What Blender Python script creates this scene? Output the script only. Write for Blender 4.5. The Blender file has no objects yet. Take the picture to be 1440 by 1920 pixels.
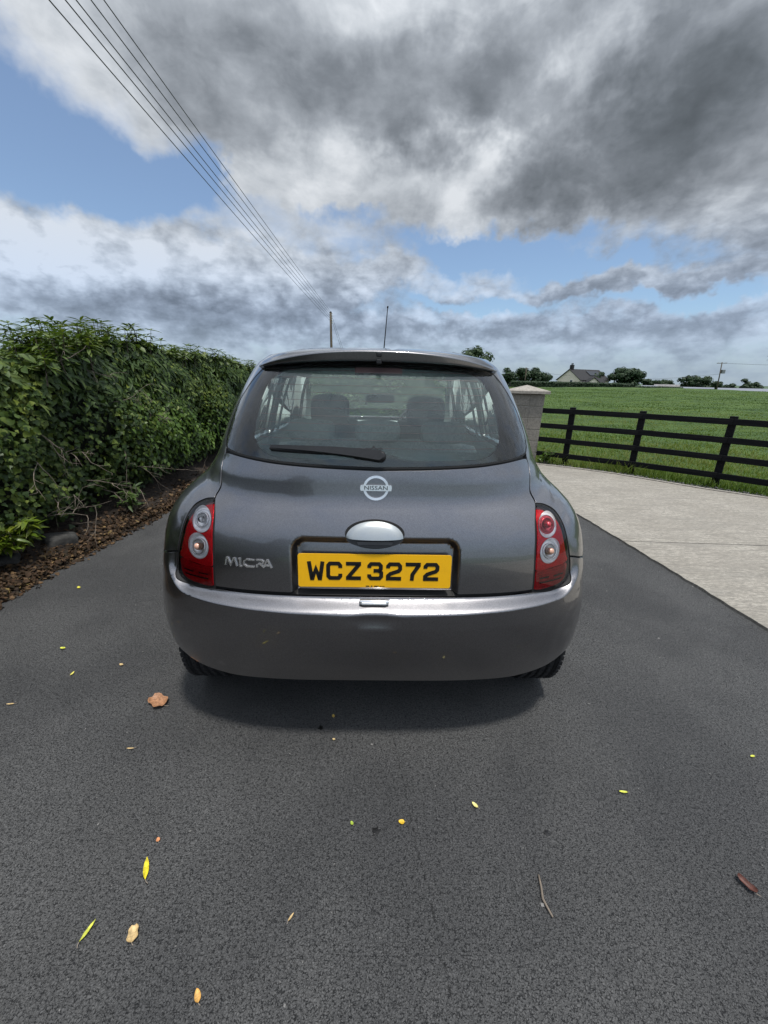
import bpy, bmesh, math, random
import numpy as np
from mathutils import Vector, Matrix
from mathutils.geometry import delaunay_2d_cdt

random.seed(7)
RNG = np.random.default_rng(7)
scene = bpy.context.scene
COL = scene.collection
R = math.radians

# ------------------------------------------------------------------ camera
def camera_axes(pitch, roll, yaw):
    f = Vector((math.sin(yaw) * math.cos(pitch), math.cos(yaw) * math.cos(pitch), -math.sin(pitch)))
    r = Vector((math.cos(yaw), -math.sin(yaw), 0))
    u = r.cross(f)
    c, s = math.cos(roll), math.sin(roll)
    return r * c + u * s, u * c - r * s, f

cam_data = bpy.data.cameras.new('camera')
cam = bpy.data.objects.new('camera', cam_data)
COL.objects.link(cam)
cr, cu, cf = camera_axes(R(18.8), R(1.3), R(1.2))
cam.matrix_world = Matrix(((cr.x, cu.x, -cf.x, 0.0), (cr.y, cu.y, -cf.y, -1.09), (cr.z, cu.z, -cf.z, 1.36), (0, 0, 0, 1)))
cam_data.sensor_fit = 'HORIZONTAL'
cam_data.sensor_width = 36.0
cam_data.lens = 721.0 / 1440.0 * 36.0
cam_data.clip_start = 0.02
cam_data.clip_end = 6000
scene.camera = cam

# ------------------------------------------------------------------ exposure
scene.view_settings.view_transform = 'Standard'
scene.view_settings.look = 'None'
scene.view_settings.exposure = 0.5
scene.view_settings.gamma = 1.0
scene.view_settings.use_curve_mapping = False
scene.cycles.max_bounces = 8
scene.cycles.transparent_max_bounces = 16
scene.cycles.use_denoising = True
scene.cycles.caustics_reflective = False
scene.cycles.caustics_refractive = False
scene.cycles.sample_clamp_indirect = 4.0

# ------------------------------------------------------------------ sun
SUN_EL, SUN_AZ = 77.0, 150.0          # azimuth clockwise from +Y: behind the camera, to its right
sun_dir = Vector((math.sin(R(SUN_AZ)) * math.cos(R(SUN_EL)), math.cos(R(SUN_AZ)) * math.cos(R(SUN_EL)), math.sin(R(SUN_EL))))
sd = bpy.data.lights.new('sun', 'SUN')
sd.energy = 2.3
sd.angle = R(5.0)
sd.color = (1.0, 0.96, 0.90)
sun = bpy.data.objects.new('sun', sd)
COL.objects.link(sun)
sun.rotation_euler = sun_dir.to_track_quat('Z', 'Y').to_euler()
sun.location = sun_dir * 50

# ------------------------------------------------------------------ node helper
class NT:
    def __init__(s, tree):
        s.t = tree
        s.n = tree.nodes
        s.l = tree.links
    def node(s, typ, **kw):
        n = s.n.new(typ)
        for k, v in kw.items():
            setattr(n, k, v)
        return n
    def put(s, sock, v):
        if isinstance(v, bpy.types.NodeSocket):
            s.l.new(v, sock)
        elif isinstance(v, (tuple, list)) and len(v) == 3 and len(sock.default_value) == 4:
            sock.default_value = (*v, 1.0)
        else:
            sock.default_value = v
    def math(s, op, a, b=0.0, c=None, clamp=False):
        n = s.node('ShaderNodeMath', operation=op, use_clamp=clamp)
        s.put(n.inputs[0], a)
        s.put(n.inputs[1], b)
        if c is not None:
            s.put(n.inputs[2], c)
        return n.outputs[0]
    def vmath(s, op, a, b=None, scale=None):
        n = s.node('ShaderNodeVectorMath', operation=op)
        s.put(n.inputs[0], a)
        if b is not None:
            s.put(n.inputs[1], b)
        if scale is not None:
            s.put(n.inputs['Scale'], scale)
        return n.outputs['Value'] if op in ('DOT_PRODUCT', 'LENGTH', 'DISTANCE') else n.outputs[0]
    def mix(s, f, a, b, blend='MIX'):
        n = s.node('ShaderNodeMix', data_type='RGBA', blend_type=blend)
        s.put(n.inputs[0], f)
        s.put(n.inputs[6], a)
        s.put(n.inputs[7], b)
        return n.outputs[2]
    def remap(s, v, a, b, c=0.0, d=1.0, smooth=True):
        n = s.node('ShaderNodeMapRange', interpolation_type='SMOOTHSTEP' if smooth else 'LINEAR')
        s.put(n.inputs[0], v)
        for i, q in enumerate((a, b, c, d)):
            s.put(n.inputs[1 + i], q)
        return n.outputs[0]
    def noise(s, vec, scale, detail=4.0, rough=0.55, dist=0.0, out='Fac'):
        n = s.node('ShaderNodeTexNoise')
        if vec is not None:
            s.l.new(vec, n.inputs['Vector'])
        s.put(n.inputs['Scale'], scale)
        n.inputs['Detail'].default_value = detail
        n.inputs['Roughness'].default_value = rough
        n.inputs['Distortion'].default_value = dist
        return n.outputs[out]
    def voronoi(s, vec, scale, feature='F1', out='Distance', rand=1.0):
        n = s.node('ShaderNodeTexVoronoi', feature=feature)
        if vec is not None:
            s.l.new(vec, n.inputs['Vector'])
        s.put(n.inputs['Scale'], scale)
        n.inputs['Randomness'].default_value = rand
        return n.outputs[out]
    def bump(s, h, strength, dist, normal=None):
        n = s.node('ShaderNodeBump')
        s.put(n.inputs['Height'], h)
        n.inputs['Strength'].default_value = strength
        n.inputs['Distance'].default_value = dist
        if normal is not None:
            s.l.new(normal, n.inputs['Normal'])
        return n.outputs[0]
    def mapping(s, vec, loc=(0, 0, 0), rot=(0, 0, 0), scale=(1, 1, 1)):
        n = s.node('ShaderNodeMapping')
        s.l.new(vec, n.inputs[0])
        n.inputs[1].default_value = loc
        n.inputs[2].default_value = rot
        n.inputs[3].default_value = scale
        return n.outputs[0]

# ------------------------------------------------------------------ sky: Nishita with broken cloud
def build_world():
    w = bpy.data.worlds.new('World')
    scene.world = w
    w.use_nodes = True
    t = NT(w.node_tree)
    t.n.clear()
    out = t.node('ShaderNodeOutputWorld')
    bg = t.node('ShaderNodeBackground')
    t.l.new(bg.outputs[0], out.inputs[0])
    bg.inputs[1].default_value = 0.075
    sky = t.node('ShaderNodeTexSky', sky_type='NISHITA')
    sky.sun_disc = False
    sky.sun_elevation = R(SUN_EL)
    sky.sun_rotation = R(SUN_AZ)
    sky.air_density = 1.0
    sky.dust_density = 0.6
    sky.ozone_density = 1.6
    tc = t.node('ShaderNodeTexCoord')
    d = t.vmath('NORMALIZE', tc.outputs['Generated'])
    sp = t.node('ShaderNodeSeparateXYZ')
    t.l.new(d, sp.inputs[0])
    dx, dy, dz = sp.outputs
    el0 = t.math('MULTIPLY', t.math('ARCSINE', dz), 57.2958)
    az0 = t.math('MULTIPLY', t.math('ARCTAN2', dx, dy), 57.2958)
    # cloud-deck coordinates: directions meet a flat layer, so clouds flatten towards the horizon
    zz = t.math('ADD', t.math('MAXIMUM', dz, 0.0), 0.13)
    cmb = t.node('ShaderNodeCombineXYZ')
    t.l.new(t.math('DIVIDE', dx, zz), cmb.inputs[0])
    t.l.new(t.math('DIVIDE', dy, zz), cmb.inputs[1])
    deck = cmb.outputs[0]
    warp = t.noise(t.vmath('SCALE', d, scale=1.0), 5.5, 5, 0.62, out='Color')
    ws = t.node('ShaderNodeSeparateXYZ')
    t.l.new(warp, ws.inputs[0])
    az = t.math('ADD', az0, t.math('MULTIPLY', t.math('SUBTRACT', ws.outputs[0], 0.5), 26.0))
    el = t.math('ADD', el0, t.math('MULTIPLY', t.math('SUBTRACT', ws.outputs[1], 0.5), 11.0))
    def blob(a, e, sa, se, amp, rot=0.0):
        da = t.math('SUBTRACT', az, a)
        de = t.math('SUBTRACT', el, e)
        if rot:
            c, s = math.cos(R(rot)), math.sin(R(rot))
            da, de = (t.math('ADD', t.math('MULTIPLY', da, c), t.math('MULTIPLY', de, s)),
                      t.math('SUBTRACT', t.math('MULTIPLY', de, c), t.math('MULTIPLY', da, s)))
        qa = t.math('MULTIPLY', da, 1.0 / sa)
        qe = t.math('MULTIPLY', de, 1.0 / se)
        q = t.math('ADD', t.math('MULTIPLY', qa, qa), t.math('MULTIPLY', qe, qe))
        return t.math('MULTIPLY', t.math('POWER', 2.71828, t.math('MULTIPLY', q, -1.0)), amp)
    def total(blobs):
        acc = None
        for b in blobs:
            v = blob(*b)
            acc = v if acc is None else t.math('ADD', acc, v)
        return acc
    cover_b = SKY_COVER
    dark_b = SKY_DARK
    n_big = t.noise(deck, 0.85, 8, 0.56, 0.1)
    n_lump = t.noise(t.mapping(d, scale=(1, 1, 1.9)), 9.5, 8, 0.56, 0.15)
    n_fine = t.noise(t.mapping(d, scale=(1, 1, 2.2)), 24.0, 6, 0.6, 0.2)
    n_soft = t.noise(d, 4.2, 7, 0.52, 0.5)
    n_mid = t.noise(t.mapping(d, rot=(0, 0, 0.4), scale=(1, 1.3, 1.6)), 9.0, 7, 0.58, 0.9)
    low = t.remap(el0, 12.0, 21.0, 1.0, 0.0)          # lumpy cumulus low down, smooth layer overhead
    bil = t.math('SUBTRACT', t.math('MULTIPLY', t.math('ABSOLUTE', t.math('SUBTRACT', t.noise(t.mapping(d, scale=(1, 1, 1.7)), 10.0, 6, 0.52, 0.1), 0.5)), 2.6), 0.22)
    lump = t.math('ADD', t.math('MULTIPLY', t.math('MULTIPLY', t.math('SUBTRACT', n_lump, 0.5), t.remap(low, 0, 1, 0.30, 0.70, False)), 1.0),
                  t.math('MULTIPLY', t.math('MULTIPLY', t.math('SUBTRACT', n_fine, 0.5), t.remap(low, 0, 1, 0.20, 0.42, False)), 1.0))
    soft = t.math('MULTIPLY', t.math('SUBTRACT', n_soft, 0.5), t.remap(low, 0, 1, 1.1, 0.4, False))
    nz = t.math('ADD', t.math('MULTIPLY', t.math('SUBTRACT', n_big, 0.5), 0.45), t.math('ADD', lump, soft))
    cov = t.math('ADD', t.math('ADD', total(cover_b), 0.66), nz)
    alpha = t.remap(cov, 0.26, 0.88)
    # thickness darkens the underside; lumps catch light
    thick = t.math('ADD', t.math('ADD', total(dark_b), t.math('MULTIPLY', t.math('SUBTRACT', n_big, 0.5), 0.35)),
                   t.math('ADD', t.math('SUBTRACT', lump, t.math('MULTIPLY', bil, t.remap(low, 0, 1, 0.15, 0.6, False))), t.math('ADD', t.math('MULTIPLY', soft, 0.9), t.math('MULTIPLY', t.math('SUBTRACT', n_mid, 0.5), 0.42))))
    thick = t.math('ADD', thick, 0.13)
    ramp = t.node('ShaderNodeValToRGB')
    t.l.new(thick, ramp.inputs[0])
    els = ramp.color_ramp.elements
    els[0].position = 0.0
    els[0].color = (.70, .71, .72, 1)
    els[1].position = 1.0
    els[1].color = (.092, .103, .113, 1)
    for p, c in ((0.18, (.52, .54, .56)), (0.38, (.335, .355, .38)), (0.62, (.200, .216, .236)), (0.82, (.130, .144, .158))):
        e = els.new(p)
        e.color = (*c, 1)
    cloudc = t.mix(t.remap(el0, 6.0, 20.0, 1.0, 0.0), (0.97, 1.0, 1.04), (0.84, 0.98, 1.20))
    # clouds scatter sunlight forward: the deck brightens towards the veiled sun
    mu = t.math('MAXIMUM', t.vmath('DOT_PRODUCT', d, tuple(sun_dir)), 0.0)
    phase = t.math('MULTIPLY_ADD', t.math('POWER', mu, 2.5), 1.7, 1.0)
    skyc = t.mix(0.12, t.mix(1.0, sky.outputs[0], (1.06, 1.20, 1.30), 'MULTIPLY'), (6.2, 6.8, 7.6))
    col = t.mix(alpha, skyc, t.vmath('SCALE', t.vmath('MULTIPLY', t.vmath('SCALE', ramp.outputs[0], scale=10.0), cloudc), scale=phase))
    # air near the horizon: pale blue-grey veil over the far deck
    hz = t.remap(el0, -1.0, 9.0, 0.80, 0.0)
    col = t.mix(hz, col, (3.2, 4.0, 4.8))
    below = t.remap(el0, -3.0, -0.5, 1.0, 0.0)
    col = t.mix(below, col, (1.0, 1.1, 1.0))
    t.l.new(col, bg.inputs[0])
    w.cycles.sampling_method = 'MANUAL'
    w.cycles.sample_map_resolution = 512

SKY_COVER = [
    (-37, 18.5, 10, 3.2, -0.78), (-27, 19.3, 9, 2.4, -0.58), (-20, 21, 5, 2.0, -0.35), (-42, 23, 6, 3, -0.35), (-34, 30, 12, 4, 0.35), (-3, 19.0, 5, 1.4, -0.55),
    (14, 15.8, 13, 1.6, -1.10), (26, 13.4, 9, 1.1, -0.85), (13, 9.8, 12, 0.8, -0.65), (37, 9.4, 9, 0.8, -0.65),
    (11, 29, 24, 9, 0.55), (34, 23, 16, 9, 0.5), (-14, 29, 15, 6, 0.45), (4, 22, 15, 3, 0.4),
    (-33, 11.5, 17, 3.4, 0.60), (-12, 12, 14, 2.2, 0.45), (-24, 7.5, 20, 2, 0.45), (30, 11, 14, 1.1, 0.35), (10, 6, 40, 2, 0.25), (-14, 20.5, 4, 1.6, 0.75)]
SKY_DARK = [
    (-6, 28, 12, 4, 0.46), (11, 31, 9, 5, 0.44), (27, 24, 11, 5.5, 0.48), (38, 24, 12, 8, 0.38), (1, 25.3, 4, 1.8, 0.28), (-18, 30, 10, 4, 0.15), (28, 33, 12, 3, 0.25),
    (-27, 7.2, 18, 2.0, 0.30), (-30, 11.8, 14, 1.6, -0.12), (20, 20, 10, 2.2, 0.28), (0, 9.5, 12, 1.2, 0.22), (28, 10.6, 12, .8, 0.22), (15, 6.5, 30, 1.2, 0.22), (-20, 24, 7, 2.5, .16),
    (13, 25.3, 5, 1.8, -0.42), (8, 22.3, 9, 1.6, -0.20), (24, 29.5, 4, 3.0, -0.34), (4, 33, 5, 2, -.2), (-39, 12.5, 7, 2.0, -0.25), (38, 14, 9, 2.0, 0.12)]
build_world()

# ------------------------------------------------------------------ mesh helpers
def link(o, parent=None):
    COL.objects.link(o)
    if parent is not None:
        o.parent = parent
    return o

def mesh_data(name, V, faces, mat=None, smooth=True, tint=None):
    """faces: a list of index tuples, or an (n,3)/(n,4) integer array."""
    me = bpy.data.meshes.new(name)
    V = np.asarray(V, dtype=np.float32)
    if isinstance(faces, np.ndarray):
        k = faces.shape[1]
        flat = faces.astype(np.int32).ravel()
        start = np.arange(0, len(flat), k, dtype=np.int32)
    else:
        flat = np.array([i for f in faces for i in f], dtype=np.int32)
        lens = np.array([len(f) for f in faces], dtype=np.int32)
        start = np.concatenate([[0], np.cumsum(lens)[:-1]]).astype(np.int32)
    me.vertices.add(len(V))
    me.vertices.foreach_set('co', V.ravel())
    me.loops.add(len(flat))
    me.loops.foreach_set('vertex_index', flat)
    me.polygons.add(len(start))
    me.polygons.foreach_set('loop_start', start)
    me.polygons.foreach_set('use_smooth', np.full(len(start), bool(smooth)))
    if tint is not None:
        a = me.attributes.new('tint', 'FLOAT', 'POINT')
        a.data.foreach_set('value', np.asarray(tint, dtype=np.float32))
    me.update(calc_edges=True)
    me.validate()
    if mat is not None:
        me.materials.append(mat)
    return me

def add(name, V, faces, mat, parent=None, smooth=True, tint=None):
    return link(bpy.data.objects.new(name, mesh_data(name, V, faces, mat, smooth, tint)), parent)

def empty(name, loc=(0, 0, 0), rz=0.0):
    o = bpy.data.objects.new(name, None)
    o.location = loc
    o.rotation_euler = (0, 0, rz)
    o.empty_display_size = 0.1
    return link(o)

def tag(o, label, cat=None, group=None, kind=None):
    if label:
        o['label'] = label
    if cat:
        o['category'] = cat
    if group:
        o['group'] = group
    if kind:
        o['kind'] = kind
    return o

class MB:
    """collects shapes for one mesh"""
    def __init__(s):
        s.v, s.f = [], []
    def geo(s, V, F):
        b = len(s.v)
        s.v.extend([tuple(map(float, q)) for q in V])
        s.f.extend([tuple(int(i) + b for i in q) for q in F])
        return s
    def box(s, c, h, rot=None, taper=1.0):
        P = []
        for z in (-1, 1):
            k = taper if z > 0 else 1.0
            for x, y in ((-1, -1), (1, -1), (1, 1), (-1, 1)):
                P.append(Vector((x * h[0] * k, y * h[1] * k, z * h[2])))
        if rot is not None:
            P = [rot @ q for q in P]
        c = Vector(c)
        return s.geo([q + c for q in P], [(3, 2, 1, 0), (4, 5, 6, 7), (0, 1, 5, 4), (1, 2, 6, 5), (2, 3, 7, 6), (3, 0, 4, 7)])
    def bevbox(s, c, h, b, rot=None):
        """box with chamfered vertical and horizontal edges"""
        bm = bmesh.new()
        bmesh.ops.create_cube(bm, size=2.0)
        for v in bm.verts:
            v.co = Vector((v.co.x * h[0], v.co.y * h[1], v.co.z * h[2]))
        bmesh.ops.bevel(bm, geom=bm.edges[:], offset=b, segments=2, profile=0.5, affect='EDGES')
        bm.verts.ensure_lookup_table()
        c = Vector(c)
        V = [(rot @ v.co if rot is not None else v.co) + c for v in bm.verts]
        F = [[v.index for v in f.verts] for f in bm.faces]
        bm.free()
        return s.geo(V, F)
    def tube(s, pts, rad, n=8, cap=True):
        pts = [Vector(p) for p in pts]
        if not isinstance(rad, (list, tuple)):
            rad = [rad] * len(pts)
        rings = []
        prev = None
        for i, p in enumerate(pts):
            t = (pts[min(i + 1, len(pts) - 1)] - pts[max(i - 1, 0)]).normalized()
            if prev is None:
                a = t.orthogonal().normalized()
            else:
                a = (prev - t * prev.dot(t)).normalized()
            prev = a
            b = t.cross(a)
            rings.append([p + (a * math.cos(2 * math.pi * k / n) + b * math.sin(2 * math.pi * k / n)) * rad[i] for k in range(n)])
        V = [q for r in rings for q in r]
        F = [(i * n + k, i * n + (k + 1) % n, (i + 1) * n + (k + 1) % n, (i + 1) * n + k) for i in range(len(pts) - 1) for k in range(n)]
        if cap:
            F.append(tuple(reversed(range(n))))
            F.append(tuple((len(pts) - 1) * n + k for k in range(n)))
        return s.geo(V, F)
    def lathe(s, prof, M=None, n=32, close=False):
        """prof: (radius, height) about local Z, M places it"""
        M = M or Matrix()
        V = []
        for r, h in prof:
            for k in range(n):
                a = 2 * math.pi * k / n
                V.append(M @ Vector((r * math.cos(a), r * math.sin(a), h)))
        m = len(prof)
        F = [(i * n + k, i * n + (k + 1) % n, ((i + 1) % m) * n + (k + 1) % n, ((i + 1) % m) * n + k) for i in range(m if close else m - 1) for k in range(n)]
        return s.geo(V, F)
    def build(s, name, mat, parent=None, smooth=False):
        return add(name, s.v, s.f, mat, parent, smooth)
    def data(s, name, mat, smooth=False):
        return mesh_data(name, s.v, s.f, mat, smooth)

def frame_from(axis, up=(0, 0, 1)):
    """matrix whose local Z is axis"""
    z = Vector(axis).normalized()
    x = Vector(up).cross(z)
    x = x.normalized() if x.length > 1e-4 else z.orthogonal().normalized()
    y = z.cross(x)
    return Matrix(((x.x, y.x, z.x), (x.y, y.y, z.y), (x.z, y.z, z.z)))

def place(loc, rot3):
    M = rot3.to_4x4()
    M.translation = Vector(loc)
    return M

# value noise for shaping geometry
_NG = np.random.default_rng(3).random((64, 64, 64)).astype(np.float32)
def vnoise(p, scale=1.0, octaves=3):
    p = np.asarray(p, dtype=np.float64) * scale
    if p.shape[-1] == 2:
        p = np.concatenate([p, np.zeros(p.shape[:-1] + (1,))], -1)
    out = np.zeros(p.shape[:-1])
    amp, tot = 1.0, 0.0
    for o in range(octaves):
        i = np.floor(p).astype(int)
        f = p - i
        f = f * f * (3 - 2 * f)
        acc = 0
        for a in (0, 1):
            for b in (0, 1):
                for c in (0, 1):
                    wgt = (f[..., 0] if a else 1 - f[..., 0]) * (f[..., 1] if b else 1 - f[..., 1]) * (f[..., 2] if c else 1 - f[..., 2])
                    acc = acc + wgt * _NG[(i[..., 0] + a) % 64, (i[..., 1] + b) % 64, (i[..., 2] + c) % 64]
        out += amp * acc
        tot += amp
        amp *= 0.5
        p = p * 2.03 + 7.3
    return out / tot - 0.5          # about -0.5 .. 0.5

def scatter(tv, tf, pos, nrm, axis, size, tint=None):
    """copies of a small template (tv, tf) at pos; template Z follows nrm, template Y follows axis. Returns V, F, tint."""
    tv = np.asarray(tv, float)
    tf = np.asarray(tf, int)
    n = len(pos)
    z = nrm / np.maximum(np.linalg.norm(nrm, axis=1, keepdims=True), 1e-9)
    y = axis - (axis * z).sum(1, keepdims=True) * z
    y = y / np.maximum(np.linalg.norm(y, axis=1, keepdims=True), 1e-9)
    x = np.cross(y, z)
    size = np.asarray(size, float)
    if size.ndim == 1:
        size = np.stack([size] * 3, 1)
    t = tv[None] * size[:, None, :]
    V = t[..., 0:1] * x[:, None] + t[..., 1:2] * y[:, None] + t[..., 2:3] * z[:, None] + pos[:, None]
    F = tf[None] + (np.arange(n) * len(tv))[:, None, None]
    T = None if tint is None else np.repeat(tint, len(tv))
    return V.reshape(-1, 3), F.reshape(-1, tf.shape[1]), T

def rand_dirs(n, rng=RNG):
    v = rng.normal(size=(n, 3))
    return v / np.linalg.norm(v, axis=1, keepdims=True)

# leaf templates: length 1 along +Y from the stalk, triangles
def leaf_template(outline, fold=0.12, droop=0.12):
    """outline: half outline [(x,y)...] from base to tip (x>=0); mirrored about the midrib"""
    mid = [(0, y) for x, y in outline]
    V, F = [], []
    n = len(outline)
    for x, y in mid:
        V.append((0, y, -droop * y * y))
    for s in (1, -1):
        for x, y in outline[1:-1]:
            V.append((s * x, y, fold * x - droop * y * y))
    o1, o2 = n, n + (n - 2)
    for s, o in ((1, o1), (-1, o2)):
        for i in range(n - 1):
            a, b = i, i + 1
            ea = o + i - 1 if 0 < i < n - 1 else None
            eb = o + i if 0 < i + 1 < n - 1 else None
            tri = []
            if ea is None and eb is not None:
                tri = [(a, eb, b)]
            elif ea is not None and eb is not None:
                tri = [(a, ea, eb), (a, eb, b)]
            elif ea is not None:
                tri = [(a, ea, b)]
            for q in tri:
                F.append(q if s > 0 else (q[0], q[2], q[1]))
    return np.array(V), np.array(F)

IVY = leaf_template([(0, 0), (.36, .10), (.52, .36), (.28, .48), (.26, .70), (0, 1.0)], 0.25, 0.18)
OVAL = leaf_template([(0, 0), (.22, .22), (.28, .5), (.17, .8), (0, 1.0)], 0.3, 0.2)
LANCE = leaf_template([(0, 0), (.12, .3), (.11, .65), (0, 1.0)], 0.35, 0.25)
CHIP = (np.array([(-.5, -.5, 0), (.5, -.4, .1), (.4, .5, 0), (-.4, .45, .12)]), np.array([(0, 1, 2), (0, 2, 3)]))
TUFT = (np.array([(-.5, 0, 0), (.5, 0, 0), (.12, 1, .1), (-.12, .96, -.1)]), np.array([(0, 1, 2), (0, 2, 3)]))
BLADE = (np.array([(-.5, 0, 0), (.5, 0, 0), (.35, .55, .10), (-.35, .55, .10), (0, 1, .38)]), np.array([(0, 1, 2), (0, 2, 3), (3, 2, 4)]))

# ------------------------------------------------------------------ materials
def new_mat(name):
    m = bpy.data.materials.new(name)
    m.use_nodes = True
    t = NT(m.node_tree)
    b = t.n['Principled BSDF']
    return m, t, b

def plain(name, col, rough=0.6, metal=0.0, coat=0.0, var=0.12, scale=30.0, bump=0.0, bdist=0.002, spec=None):
    m, t, b = new_mat(name)
    tc = t.node('ShaderNodeTexCoord').outputs['Object']
    n = t.noise(tc, scale, 5, 0.6)
    c2 = tuple(max(0.0, q * (1 - var)) for q in col)
    c3 = tuple(q * (1 + var) for q in col)
    t.put(b.inputs['Base Color'], t.mix(t.remap(n, 0.3, 0.7), c2, c3))
    b.inputs['Roughness'].default_value = rough
    b.inputs['Metallic'].default_value = metal
    if coat:
        b.inputs['Coat Weight'].default_value = coat
        b.inputs['Coat Roughness'].default_value = 0.03
    if spec is not None:
        b.inputs['Specular IOR Level'].default_value = spec
    if bump:
        t.put(b.inputs['Normal'], t.bump(n, bump, bdist))
    return m

def leaf_mat(name, stops, rough=0.42, trans=0.25, spec=0.5):
    """stops: colours from tint 0 to tint 1"""
    m, t, b = new_mat(name)
    at = t.node('ShaderNodeAttribute', attribute_name='tint')
    ramp = t.node('ShaderNodeValToRGB')
    t.l.new(at.outputs['Fac'], ramp.inputs[0])
    e = ramp.color_ramp.elements
    e[0].color = (*stops[0], 1)
    e[1].color = (*stops[-1], 1)
    for i, c in enumerate(stops[1:-1]):
        q = e.new((i + 1) / (len(stops) - 1))
        q.color = (*c, 1)
    tc = t.node('ShaderNodeTexCoord').outputs['Object']
    n = t.noise(tc, 60, 3, 0.6)
    col = t.mix(t.remap(n, 0.3, 0.7, 0.0, 0.35), ramp.outputs[0], (0.01, 0.02, 0.006))
    t.put(b.inputs['Base Color'], col)
    b.inputs['Roughness'].default_value = rough
    b.inputs['Specular IOR Level'].default_value = spec
    tr = t.node('ShaderNodeBsdfTranslucent')
    t.l.new(t.mix(1.0, col, (1.2, 1.25, 0.5), 'MULTIPLY'), tr.inputs[0])
    mx = t.node('ShaderNodeMixShader')
    mx.inputs[0].default_value = trans
    t.l.new(b.outputs[0], mx.inputs[1])
    t.l.new(tr.outputs[0], mx.inputs[2])
    t.l.new(mx.outputs[0], t.n['Material Output'].inputs[0])
    return m

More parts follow.
